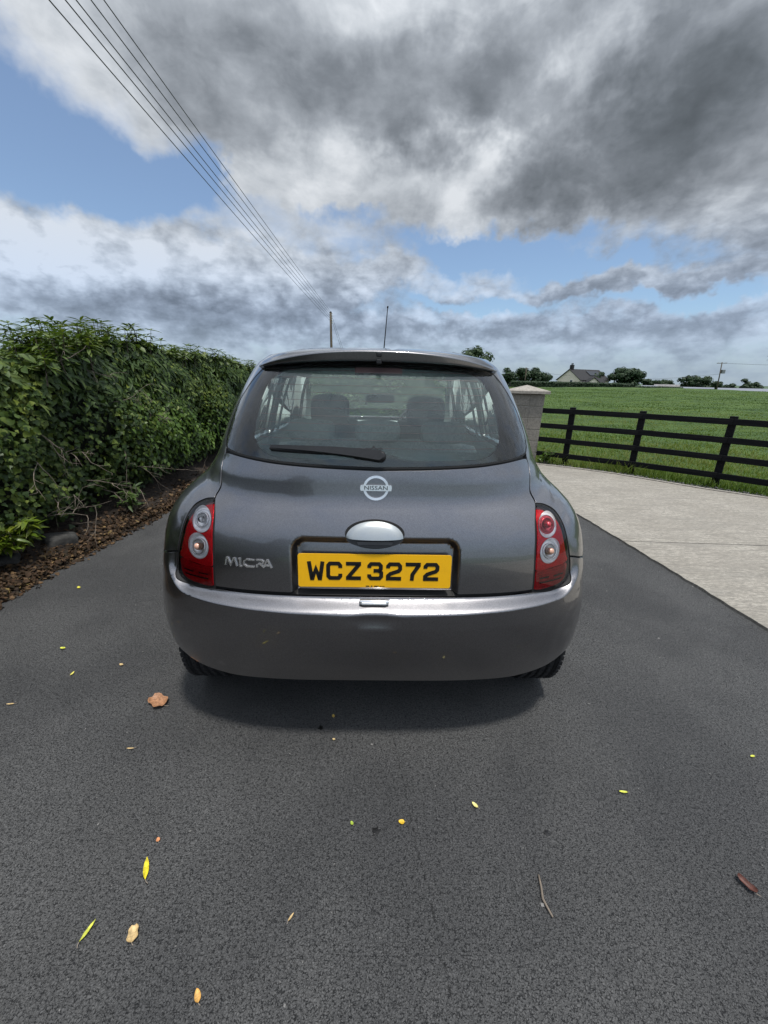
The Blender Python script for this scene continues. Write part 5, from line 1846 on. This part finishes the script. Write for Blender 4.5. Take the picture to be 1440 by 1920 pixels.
        for zr, x0, x1, th in ((.7325, .58, .70, .0010), (.721, .585, .70, .0012), (.7045, .59, .63, .0030), (.7035, .652, .698, .0030), (.688, .59, .692, .0032)):
            xs = np.linspace(x0, x1, 12) * sg
            a, b = onS(xs, np.full(12, zr + th), -.0065), onS(xs, np.full(12, zr - th), -.0065)
            add('lens_rib', np.concatenate([a, b]), [(i, i + 1, 13 + i, 12 + i) for i in range(11)], M['red_dark'] if th > .002 else M['red'], housing)
        for i, (x, z, r) in enumerate(cs):
            n = 40
            ang = np.linspace(0, 2 * math.pi, n, endpoint=False)
            p0 = onS(sg * (x + r * np.cos(ang)), z + r * np.sin(ang), -.0060)
            cen = onS(sg * x, z)[0]
            ax = np.array([sg * .26, -.88, .38])
            ax /= np.linalg.norm(ax)
            yb = cen - ax * .018
            ux = np.cross([0, 0, 1], -ax)
            ux /= np.linalg.norm(ux)
            uz = np.cross(-ax, ux) * -1
            if uz[2] < 0:
                uz = -uz
            if ux[0] * sg < 0:
                ux = -ux
            def ringat(rr, d):
                return yb + ax * d + rr * (np.cos(ang)[:, None] * ux + np.sin(ang)[:, None] * uz)
            lip = p0 + (cen - p0) * .02 + normal(S, np.array(Px(sg * x, z)), np.array(z)) * .004
            rings = [p0, p0 * .93 + lip * .07, ringat(r * .90, .004), ringat(r * .84, .004)]
            rings_b = [ringat(r * .84, .004), ringat(r * .80, .000), ringat(r * .74, .006), ringat(r * .55, .0), ringat(r * .3, -.004), ringat(r * .02, -.005)]
            def loft(rs):
                V = np.concatenate(rs)
                F = [(a * n + k, a * n + (k + 1) % n, (a + 1) * n + (k + 1) % n, (a + 1) * n + k) for a in range(len(rs) - 1) for k in range(n)]
                return V, F
            red = (sg > 0 and i == 0)
            bez = add('lamp_ring', *loft(rings), M['reflector'], housing)
            add('lamp_bowl', *loft(rings_b), M['red_bowl'] if red else M['reflector'], bez)
            b0 = yb + ax * .001
            mb = MB()
            mb.tube([b0 - ax * .004, b0 + ax * .010, b0 + ax * .018, b0 + ax * .021], [r * .30, r * .30, r * .22, r * .06], 14)
            mb.build('bulb', M['red_bowl'] if red else (M['amber'] if i == 1 else M['bulbglass']), bez, True)
            # ribbed inner lens ring
            mb = MB()
            mb.lathe([(r * .60, 0), (r * .66, .004), (r * .60, .006), (r * .54, .004)], place(yb + ax * .004, frame_from(ax)), 32, True)
            mb.build('inner_ring', M['red_bowl'] if red else M['chrome'], bez, True)
        lens = panel('lens', lp, M['lens'], housing, fn=Soff(-.001), step=.016, fine=.008, rim=0, gap=.006)
        mb = MB()
        ribbon(mb, np.array(lp), .0035, .004, .01)
        mb.build('lens_edge', M['seal'], housing)
    lamp_unit(-1)
    lamp_unit(1)

    # ---- number plate
    pt, pb = onS(0, .805)[0], onS(0, .690)[0]
    up = Vector(pt - pb).normalized()
    rt = Vector((1, 0, 0))
    outn = rt.cross(up)
    pc = Vector((pt + pb) / 2) + outn * .0235 + Vector((-.002, 0, .0055))
    def on_plate(x, z, off):
        x, z = np.asarray(x, float), np.asarray(z, float)
        return np.array(pc)[None] + x[:, None] * np.array(rt) + z[:, None] * np.array(up) + np.array(outn) * off
    def rrect(hw, hh, r, n=6):
        q = []
        for cx, cz, a0 in ((hw - r, hh - r, 0), (-hw + r, hh - r, 90), (-hw + r, -hh + r, 180), (hw - r, -hh + r, 270)):
            q += [(cx + r * math.cos(R(a0 + 90 * k / n)), cz + r * math.sin(R(a0 + 90 * k / n))) for k in range(n + 1)]
        return q
    q = rrect(.2585, .0590, .008)
    plate = add('number_plate', *solid2d(q, [tuple(range(len(q)))], on_plate, -.004, .0), M['plate'], car, smooth=False)
    H, W_, ST = .0648, .0556, .0132
    def G_(strokes, cx, wd=W_):
        hh, ww = H - ST, wd - ST
        return [[(cx + (a - .5) * ww, (b - .5) * hh) for a, b in s] for s in strokes]
    C2 = [[(.02, .72), (.02, .86), (.16, 1), (.84, 1), (.98, .86), (.98, .66), (.86, .53), (.20, .33), (.02, .18), (.02, 0), (1.08, 0)]]
    C3 = [[(.02, .72), (.02, .86), (.16, 1), (.80, 1), (.94, .87), (.94, .66), (.80, .53), (.36, .53)], [(.80, .53), (.98, .40), (.98, .14), (.84, 0), (.16, 0), (.02, .14), (.02, .28)]]
    CH = {'W': [[(-.04, 1.13), (.17, -.04), (.23, -.04), (.5, .62), (.77, -.04), (.83, -.04), (1.04, 1.13)]],
          'C': [[(.98, .70), (.98, .86), (.84, 1), (.16, 1), (.02, .86), (.02, .14), (.16, 0), (.84, 0), (.98, .14), (.98, .30)]],
          'Z': [[(-.10, 1), (1.10, 1)], [(.92, .93), (.08, .07)], [(-.10, 0), (1.10, 0)]],
          '2': C2, '3': C3, '7': [[(-.10, 1), (1.10, 1)], [(.96, .95), (.46, .30), (.42, -.12)]]}
    items = []
    for ch, cx in zip('WCZ3272', (-.1986, -.1368, -.0720, .0015, .0650, .1292, .1911)):
        items += G_(CH[ch], cx)
    V, F = glyphs(items, ST)
    add('plate_lettering', *solid2d(V, F, on_plate, .0002, .0012), M['ink'], plate, smooth=False)
    mb = MB()
    for k, (x0, x1) in enumerate(((-.030, -.018), (-.013, -.0075), (-.002, .014), (.017, .024), (.026, .034))):
        hh = .0018 if x0 < .015 else .0011
        v = [(x0, -.0545 - hh), (x1, -.0545 - hh), (x1, -.0545 + hh), (x0, -.0545 + hh)]
        mb.geo(*solid2d(v, [(0, 1, 2, 3)], on_plate, .0002, .0006))
    mb.build('plate_footer_print', M['ink'], plate)
    # ---- tailgate handle: silver dome over a dark finger recess
    def ell(cx, cz, rx, rz_, n=48, t0=0, t1=2 * math.pi):
        return [(cx + rx * math.cos(t), cz + rz_ * math.sin(t)) for t in np.linspace(t0, t1, n, endpoint=abs(t1 - t0) < 6.2)]
    hc = (-.004, .879)
    hs0 = np.array(onS(hc[0], .905)[0])
    def onH(x, z, off):
        # flat-ish seat that follows the upper tailgate rather than the plate recess
        x, z = np.asarray(x, float), np.asarray(z, float)
        y = .0875 + .10 * x**2 + np.clip(z - .86, -.05, .1) * .36
        return np.stack([x, y - off, z], -1)
    q = ell(*hc, .099, .0455)
    hb = add('tailgate_handle', *solid2d(q, [tuple(range(len(q)))], onH, -.03, .0025), M['seal'], car, smooth=False)
    V, F = [], []
    nr_, na = 8, 40
    for i in range(nr_ + 1):
        rr = i / nr_
        for j in range(na + 1):
            t = math.pi * j / na
            x = hc[0] + .095 * rr * math.cos(t)
            zc = .8665
            z = zc + .0535 * rr * math.sin(t)
            bul = .019 * math.sqrt(max(0, 1 - rr**2)) + .003
            V.append(onH(np.array([x]), np.array([z]), bul)[0])
    F = [(i * (na + 1) + j, i * (na + 1) + j + 1, (i + 1) * (na + 1) + j + 1, (i + 1) * (na + 1) + j) for i in range(nr_) for j in range(na)]
    F = [f[::-1] for f in F]
    add('handle_grip', V, F, M['silver'], hb)
    q = ell(hc[0], .8655, .094, .028, 30, math.pi, 2 * math.pi)
    add('handle_recess', *solid2d(q, [tuple(range(len(q)))], onH, -.02, .006), M['blackplastic'], hb, smooth=False)
    q = [(-.058, .848), (.052, .848), (.058, .858), (-.064, .858)]
    add('handle_switch', *solid2d(q, [(0, 1, 2, 3)], onH, .0, .010), M['gloss'], hb, smooth=False)
    # ---- maker's badge
    ec = (-.0025, 1.0235)
    def onE(x, z, off):
        p = onS(np.asarray(x) + ec[0], np.asarray(z) * 1.0 + ec[1])
        n0 = normal(S, np.array(Px(*ec)), np.array(ec[1]))
        return p + n0 * off
    ring = [(.0425 * math.cos(t), .0405 * math.sin(t)) for t in np.linspace(0, 2 * math.pi, 48, endpoint=False)]
    rin = [(.0345 * math.cos(t), .0325 * math.sin(t)) for t in np.linspace(0, 2 * math.pi, 48, endpoint=False)]
    n = 48
    V2 = ring + rin
    F2 = [(i, (i + 1) % n, n + (i + 1) % n, n + i) for i in range(n)]
    badge = add('maker_badge', *solid2d(V2, F2, onE, .0, .0065), M['chrome'], car, smooth=False)
    q = [(-.0505, -.0095), (.0505, -.0095), (.0525, 0), (.0505, .0095), (-.0505, .0095), (-.0525, 0)]
    bar = add('badge_bar', *solid2d(q, [tuple(range(6))], onE, .0, .0085), M['chrome'], badge, smooth=False)
    V, F = font_mesh('NISSAN', .0185, 1.28)
    V2_, F_ = solid2d(V, F, onE, .0086, .0096)
    add('badge_lettering', V2_, F_, M['ink'], bar, smooth=False)
    # ---- model script
    ch = {'M': [[(0, 0), (.12, 1), (.22, 1), (.42, .10), (.66, 1), (.76, 1), (.90, 0)]],
          'I': [[(0, 1), (.20, 1), (.20, 0), (.42, 0)]],
          'C': [[(.95, .95), (.30, .98), (.06, .72), (.06, .28), (.30, .02), (.95, .05)]],
          'R': [[(.06, .35), (.06, 0)], [(.0, .98), (.62, .98), (.84, .80), (.80, .62), (.58, .50), (.22, .48)], [(.45, .46), (.95, 0)]],
          'A': [[(.02, 0), (.45, 1), (.56, 1), (.98, 0)], [(.22, .30), (.74, .30)]]}
    items = []
    for c, x0, w in (('M', -.511, .046), ('I', -.4635, .030), ('C', -.4465, .042), ('R', -.4000, .029), ('A', -.3765, .029)):
        for s in ch[c]:
            items.append([(x0 + a * w, .7555 + b * .0255 + (x0 + .5) * .02) for a, b in s])
    V, F = glyphs(items, .0048)
    onT = lambda x, z, off: onS(x, z, off)
    add('model_lettering', *solid2d(V, F, onT, .0, .004), M['chrome'], car, smooth=False)
    # ---- lamp in the bumper ledge
    lc = onS(-.003, .648)[0] + np.array([0, -.004, .004])
    bl = MB().bevbox((0, 0, 0), (.0500, .014, .0085), .005, Matrix.Rotation(R(-18), 3, 'X')).build('ledge_lamp', M['chrome'], car, True)
    bl.location = lc
    mbx = MB().bevbox((0, -.004, -.002), (.0420, .0125, .0052), .003, Matrix.Rotation(R(-18), 3, 'X'))
    mbx.build('ledge_lens', M['reflector'], bl, True)

    # ---- spoiler lip under the roof edge
    xs = np.linspace(-.452, .452, 61)
    prof = []
    for x in xs:
        u = abs(x) / .452
        kx = max(0.0, 1 - u**3.2)
        yg = float(onS(x, 1.415 - .030 * u**2.4)[0][1])
        zt = 1.4570 - .050 * u**2.2
        zb = 1.4235 - .022 * u**2.2
        thick = max(.004, (zt - zb) * 1.0)
        yl = yg - .040 * kx - .004
        roof = onS(x * .97, min(1.470, zt + .014))[0]
        prof.append([(x * .97, float(roof[1]) + .04, float(roof[2]) - .006), (x * .99, yl + .055, zt + .007), (x, yl + .008, zt + .0015), (x, yl + .0005, zt - .0015), (x, yl - .0010, zt - .004), (x, yl - .0005, zt - .006), (x, yl + .0015, zb + .007), (x, yl + .0025, zb + .004), (x, yl + .005, zb + .0015),
                     (x, yl + .012, zb), (x, yg + .02, zb - .006)])
    V = [p for r in prof for p in r]
    m = len(prof[0])
    F = [(i * m + j, i * m + j + 1, (i + 1) * m + j + 1, (i + 1) * m + j) for i in range(len(xs) - 1) for j in range(m - 1)]
    F = [f[::-1] for f in F]
    sp_ = add('roof_spoiler', V, F, M['paint'], car)
    MB().bevbox((.001, float(onS(0, 1.415)[0][1]) - .0465, 1.444), (.009, .006, .007), .003).build('washer_jet', M['blackplastic'], sp_)
    MB().bevbox((.001, float(onS(0, 1.415)[0][1]) - .042, 1.4215), (.009, .012, .008), .003).build('washer_nozzle', M['blackplastic'], sp_)
    # high-level brake lamp behind the glass
    p = onS(0, 1.399, -.014)[0]
    MB().bevbox(p, (.084, .008, .013), .004, Matrix.Rotation(R(-35), 3, 'X')).build('high_brake_lamp', M['brake'], car)

    # ---- wiper
    n = 26
    V = []
    for i in range(n):
        t = i / (n - 1)
        x = -.352 + (.022 + .352) * t
        z = 1.1415 - .0205 * t + .006 * math.sin(math.pi * t)
        hh = .0055 + .0130 * t**1.2
        if t > .94:
            hh *= math.sqrt(max(.05, 1 - ((t - .94) / .062)**2))
        o0, o1 = .006, .016 + .020 * t
        a = onS([x, x, x, x], [z + hh, z + hh * .8, z - hh * .8, z - hh], np.array([o0, o1, o1, o0]))
        V += list(a)
    F = [(i * 4 + j, i * 4 + (j + 1) % 4, (i + 1) * 4 + (j + 1) % 4, (i + 1) * 4 + j) for i in range(n - 1) for j in range(4)] + [(0, 1, 2, 3), tuple((n - 1) * 4 + j for j in (3, 2, 1, 0))]
    wip = add('rear_wiper', V, F, M['blackplastic'], car, smooth=False)
    xs = np.linspace(-.354, -.05, 20)
    zz = 1.1345 - .006 * (xs + .354) / .3
    a, b = onS(xs, zz + .003, .016), onS(xs, zz - .005, .001)
    c = onS(xs, zz - .002, .016)
    add('wiper_blade', np.concatenate([a, c, b]), [(i, i + 1, 21 + i, 20 + i) for i in range(19)] + [(20 + i, 21 + i, 41 + i, 40 + i) for i in range(19)], M['rubber'], wip)
    MB().lathe([(.017, 0), (.017, .018), (.012, .022), (.001, .023)], place(onS(.012, 1.122)[0], frame_from(normal(S, np.array(0.), np.array(1.12)))), 20).build('wiper_pivot', M['blackplastic'], wip, True)
    # winged sticker on the glass
    st = [[(-.030, .001), (-.022, .004), (-.012, .002), (-.004, .005)], [(.004, .005), (.012, .002), (.022, .005), (.030, .002)], [(-.004, .004), (0, .010), (.004, .004)], [(-.024, -.002), (0, -.004), (.026, -.002)]]
    V, F = glyphs([[(a - .012, b + 1.1445) for a, b in s] for s in st], .0036)
    add('window_sticker', *solid2d(V, F, onT, .0004, .0012), M['blackplastic'], gw, smooth=False)
    # ---- aerial
    ae = MB().tube([(.03, 2.02, 1.475), (.032, 2.0, 1.52), (.055, 1.86, 1.835)], [.007, .0045, .0030], 8).build('aerial', M['blackplastic'], car, True)
    MB().lathe([(.001, -.008), (.0055, -.006), (.0055, .006), (.001, .008)], place((.0555, 1.857, 1.84), frame_from((.023, -.14, .315))), 10).build('aerial_tip', M['blackplastic'], ae, True)

    # ---- cabin
    def pad(name, c, h, b, mat, rot=None, parent=car):
        bm = bmesh.new()
        bmesh.ops.create_cube(bm, size=2.0)
        bmesh.ops.subdivide_edges(bm, edges=bm.edges[:], cuts=6, use_grid_fill=True)
        V = []
        for v in bm.verts:
            q = v.co
            u = Vector(q)
            nrm = Vector((q.x, q.y, q.z))
            p4 = (abs(q.x)**4 + abs(q.y)**4 + abs(q.z)**4)**.25
            s = q / max(p4, 1e-6)
            w = q.lerp(s, b)
            w = Vector((w.x * h[0], w.y * h[1], w.z * h[2]))
            V.append((rot @ w if rot is not None else w) + Vector(c))
        bm.verts.ensure_lookup_table()
        F = [[v.index for v in f.verts] for f in bm.faces]
        bm.free()
        return add(name, V, F, mat, parent)
    lean = Matrix.Rotation(R(-14), 3, 'X')
    pad('rear_seat', (0, 1.02, .72), (.60, .085, .34), .6, M['cloth'], lean)
    for x in (-.335, 0, .335):
        pad('rear_headrest', (x - .0, .90, 1.115), (.115, .042, .055), .85, M['cloth'], lean)
    for x in (-.335, .335):
        pad('front_seat', (x, 1.86, .74), (.245, .085, .36), .8, M['cloth_dark'], lean)
        hr = pad('front_headrest', (x, 1.70, 1.16), (.135, .05, .105), 1.0, M['cloth_dark'], lean)
    sy = np.linspace(.235, .80, 10)
    sx_ = [float(base(np.array(Py(v, 1.035)), np.array(1.035))[0]) - .06 for v in sy]
    add('parcel_shelf', [(-a, v, 1.035) for a, v in zip(sx_, sy)] + [(a, v, 1.035) for a, v in zip(sx_, sy)] + [(-a, v, 1.02) for a, v in zip(sx_, sy)] + [(a, v, 1.02) for a, v in zip(sx_, sy)],
        [(i, 10 + i, 11 + i, i + 1) for i in range(9)] + [(20 + i, 21 + i, 31 + i, 30 + i) for i in range(9)] + [(0, 20, 30, 10)], M['cloth'], car, smooth=False)
    pad('dashboard', (0, 2.62, .86), (.66, .22, .14), .7, M['lining'])
    rt_ = Matrix.Rotation(R(62), 4, 'X')
    sw = MB()
    sw.lathe([(.185 + .016 * math.cos(t), .016 * math.sin(t)) for t in np.linspace(0, 2 * math.pi, 10, endpoint=False)], Matrix.Translation((.36, 2.26, .985)) @ rt_, 36, True)
    for a in (0, 120, 240):
        d = Vector((math.cos(R(a + 90)), math.sin(R(a + 90)), 0)) * .18
        m4 = Matrix.Translation((.36, 2.26, .985)) @ rt_
        sw.tube([m4 @ Vector((0, 0, -.02)), m4 @ d], .014, 6)
    sw.build('steering_wheel', M['blackplastic'], car, True)
    pad('rear_view_mirror', (.015, 2.12, 1.225), (.115, .02, .034), .5, M['gloss'])
    MB().box((0, 1.9, .30), (.72, 1.62, .02)).build('floor_pan', M['seal'], car)
    MB().box((0, .30, .35), (.58, .13, .04)).build('rear_valance', M['seal'], car)
    # ---- wheels
    prof = []
    Ro, hw = .291, .0875
    prof += [(.185, -hw * .80), (.215, -hw * .98), (.255, -hw * 1.0), (.276, -hw * .93), (Ro - .004, -hw * .80), (Ro, -hw * .72)]
    for c in (-.045, -.015, .015, .045):
        prof += [(Ro, c - .0045), (Ro - .008, c - .0035), (Ro - .008, c + .0035), (Ro, c + .0045)]
    prof += [(Ro, hw * .72), (Ro - .004, hw * .80), (.276, hw * .93), (.255, hw), (.215, hw * .98), (.185, hw * .80)]
    tyre_me = None
    for y in (AY, FY):
        for sg in (-1, 1):
            w = empty('wheel', (sg * .732, y, .2905))
            w.parent = car
            w.matrix_parent_inverse = Matrix.Identity(4)
            w.location = (sg * .732, y, .2905)
            rot = Matrix.Rotation(R(90), 4, 'Y')
            mb = MB().lathe(prof, rot, 60)
            for k in range(64):     # shoulder sipes
                a = 2 * math.pi * k / 64
                for s in (-1, 1):
                    c = Vector((s * hw * .70, (Ro + .0005) * math.cos(a), (Ro + .0005) * math.sin(a)))
            ty = mb.build('tyre', M['rubber'], w, True)
            rb = MB()
            for k in range(60):
                a = 2 * math.pi * k / 60
                for s, cx in ((-1, -.066), (1, .066), (-1, -.030), (1, .030), (1, .0)):
                    r3 = Matrix.Rotation(a, 3, 'X') @ Matrix.Rotation(R(18 * s), 3, 'Z')
                    rb.box(Matrix.Rotation(a, 3, 'X') @ Vector((cx, 0, Ro + .0012)), (.0085, .0105, .003), Matrix.Rotation(a, 3, 'X'))
            tr_ = rb.build('tread', M['rubber'], w)
            tr_['kind'] = 'stuff'
            rim_ = MB().lathe([(.02, hw * .55), (.06, hw * .75), (.12, hw * .60), (.170, hw * .82), (.186, hw * .86), (.186, -hw * .8), (.10, -hw * .5), (.02, -hw * .5)], Matrix.Rotation(R(90 * sg), 4, 'Y'), 40)
            rim_.build('wheel_cover', M['alloy'], w, True)
    # wheel housings: black liners inside the arches
    for y in (AY, FY):
        for sg in (-1, 1):
            n = 18
            V = []
            for i in range(n + 1):
                t = math.pi * i / n
                yy, zl_ = y - .335 * math.cos(t), .26 + .335 * math.sin(t)
                xo = min(.80, float(base(np.array(Py(yy, max(zl_, .2))), np.array(max(zl_, .2)))[0]) - .035)
                for x in (xo, .52):
                    V.append((sg * x, yy, zl_))
            F = [(2 * i, 2 * i + 1, 2 * i + 3, 2 * i + 2) for i in range(n)]
            F.append(tuple(2 * i + 1 for i in range(n + 1)))
            add('wheel_liner', V, F, M['seal'], car)
    # door shut lines and handles
    for sg in (-1, 1):
        mb = MB()
        for y0, y1, z0, z1 in ((1.50, 1.50, .33, 1.03), (2.50, 2.46, .40, 1.02), (.94, .88, .62, 1.03), (1.50, 2.50, .33, .33)):
            n = 16
            ps = [(y0 + (y1 - y0) * i / n, z0 + (z1 - z0) * i / n) for i in range(n + 1)]
            ex = (.0022, 0) if abs(y1 - y0) < .2 else (0, .0022)
            A = np.array([(sg * Py(a - ex[0], b - ex[1]), b - ex[1]) for a, b in ps])
            B = np.array([(sg * Py(a + ex[0], b + ex[1]), b + ex[1]) for a, b in ps])
            va, vb = S(A[:, 0], A[:, 1], .0006), S(B[:, 0], B[:, 1], .0006)
            mb.geo(np.concatenate([va, vb]), [(i, i + 1, n + 2 + i, n + 1 + i) for i in range(n)])
        mb.build('door_shut_line', M['seal'], car)
        for y in (1.06, 1.66):
            p = S(np.array(sg * Py(y, .90)), np.array(.90), .016)
            MB().bevbox(p, (.012, .085, .014), .008).build('door_handle', M['paint'], car, True)
    # door mirrors
    for sg in (-1, 1):
        pad('door_mirror', (sg * .80, 2.36, 1.02), (.085, .06, .065), .9, M['paint'])
        MB().box((sg * .72, 2.38, 1.0), (.05, .025, .02)).build('mirror_arm', M['blackplastic'], car)
    for o in car.children:
        o.matrix_parent_inverse = Matrix.Translation((0, -.9, 0))
build_car()

# ================================================================== small things lying on the tarmac
def fallen_leaf(x, y, length, width, rz, col, label, curl=.12, seed=0, shape='oval', cat='leaf', group=None):
    rng = np.random.default_rng(seed + 100)
    n, m = 9, 5
    V, F = [], []
    for i in range(n):
        t = i / (n - 1)
        if shape == 'lance':
            w = math.sin(math.pi * t)**.8 * (1 - .25 * t)
        elif shape == 'torn':
            w = math.sin(math.pi * min(1, t * .8 + .12))**.7 * (1 + .18 * math.sin(9 * t))
        else:
            w = math.sin(math.pi * t)**.55 * (1.05 - .25 * t)
        for j in range(m):
            u = -1 + 2 * j / (m - 1)
            V.append((u * w * width / 2, (t - .5) * length, .004 + curl * length * (u * u * .45 + (t - .5)**2 * .9) + rng.normal(0, .012) * length))
    F = [(i * m + j, i * m + j + 1, (i + 1) * m + j + 1, (i + 1) * m + j) for i in range(n - 1) for j in range(m - 1)]
    key = 'fallen_%d_%d_%d' % tuple(int(c * 999) for c in col)
    mt = bpy.data.materials.get(key) or plain(key, col, .55, var=.35, scale=120, bump=.3)
    o = add('fallen_leaf', V, F, mt)
    o.location = (x, y, .002)
    o.rotation_euler = (0, 0, rz)
    tag(o, label, cat, group)
    mb = MB().tube([(0, -length * .5, .005), (.05 * length, -length * .62, .006), (.12 * length, -length * .70, .004)], [.0012, .001, .0008], 4)
    mb.build('stalk', M['twig'], o)
    return o
YEL, LIM, TAN, BRN, RUS = (.62, .52, .02), (.50, .52, .06), (.50, .36, .17), (.34, .17, .085), (.09, .03, .02)
G = 'leaves fallen on the tarmac'
fallen_leaf(-.944, .252, .085, .066, R(60), BRN, 'large curled brown leaf on the tarmac left of the car', .30, 1, 'torn', group=G)
fallen_leaf(-.652, -.357, .062, .017, R(25), YEL, 'bright yellow slender leaf upright in the lower left of the tarmac', .05, 2, 'lance', group=G)
fallen_leaf(-.725, -.491, .046, .010, R(-15), LIM, 'thin yellow-green leaf sliver nearest the lower left corner', .08, 3, 'lance', group=G)
fallen_leaf(-.605, -.498, .034, .026, R(20), TAN, 'pale tan folded leaf beside the thin yellow sliver', .35, 4, 'torn', group=G)
fallen_leaf(-.395, -.604, .026, .015, R(30), (.58, .33, .09), 'small amber leaf closest to the bottom edge', .2, 5, group=G)
fallen_leaf(.098, -.233, .020, .016, R(80), (.66, .42, .03), 'small golden leaf on the hairline joint in the middle', .15, 6, group=G)
fallen_leaf(.350, -.181, .024, .013, R(40), (.66, .60, .22), 'small pale yellow leaf right of the hairline joint', .2, 7, group=G)
fallen_leaf(.887, -.136, .030, .010, R(82), LIM, 'yellow-green leaf with a thin stalk on the right of the tarmac', .12, 8, 'lance', group=G)
fallen_leaf(1.482, .003, .020, .010, R(100), LIM, 'tiny yellow-green leaf near the right edge', .12, 9, group=G)
fallen_leaf(1.084, -.401, .046, .022, R(25), RUS, 'dark red-brown shrivelled leaf near the right edge', .4, 10, 'torn', group=G)
fallen_leaf(-.169, .181, .018, .012, R(10), (.55, .40, .10), 'small golden leaf at the edge of the shade under the bumper', .2, 11, group=G)
fallen_leaf(-.155, .070, .012, .010, R(70), (.50, .38, .18), 'tiny tan leaf fragment just behind the car', .2, 12, group=G)
fallen_leaf(-.063, -.237, .014, .010, R(30), (.30, .40, .04), 'tiny green leaf left of the hairline joint', .2, 13, group=G)
fallen_leaf(-.929, .027, .030, .006, R(92), TAN, 'thin tan leaf sliver below the large brown leaf', .06, 14, 'lance', group=G)
fallen_leaf(-.657, -.284, .014, .012, R(30), (.55, .24, .10), 'tiny orange leaf just above the bright yellow slender leaf', .25, 15, group=G)
fallen_leaf(-1.624, .602, .030, .016, R(80), LIM, 'small lime leaf on the tarmac well left of the car', .15, 16, group=G)
fallen_leaf(-1.987, 1.215, .034, .020, R(50), (.55, .50, .06), 'yellow leaf on the tarmac beside the leaf drift', .15, 17, group=G)
fallen_leaf(-1.248, .483, .022, .014, R(70), TAN, 'small tan leaf left of the car tyre', .2, 18, group=G)
fallen_leaf(-1.439, .419, .026, .010, R(0), (.60, .55, .12), 'small upright yellow leaf far left of the car', .2, 19, group=G)
fallen_leaf(-1.567, .236, .034, .008, R(95), TAN, 'pale tan sliver at the left edge of the tarmac', .08, 20, 'lance', group=G)
fallen_leaf(-.210, -.466, .022, .006, R(-35), TAN, 'tiny tan leaf sliver in the lower middle of the tarmac', .08, 21, 'lance', group=G)

tw = MB().tube([(0, 0, .006), (-.004, -.028, .007), (-.010, -.055, .006), (-.004, -.075, .006), (.002, -.093, .005)], [.0028, .0030, .0036, .0028, .0024], 7).build('fallen_twig', M['twig'], None, True)
tw.location = (.490, -.376, 0)
tag(tw, 'grey-brown bent twig lying on the tarmac at lower right', 'twig')

def tar_spot(x, y, r, seed, label):
    rng = np.random.default_rng(seed)
    V = [(0, 0, .0025)]
    n = 16
    for k in range(n):
        a = 2 * math.pi * k / n
        rr = r * rng.uniform(.35, 1.1)
        V.append((rr * math.cos(a), rr * math.sin(a), .001))
    o = add('tar_spot', V, [(0, 1 + k, 1 + (k + 1) % n) for k in range(n)], M['ink'])
    o.location = (x, y, .0015)
    tag(o, label, 'tar spot', 'tar spots')
tar_spot(.015, -.259, .017, 1, 'ragged black spot in the middle of the tarmac')
tar_spot(-.216, .127, .014, 2, 'small black spot just behind the bumper shade')
tar_spot(.562, -.263, .012, 3, 'small black spot right of the golden leaf')
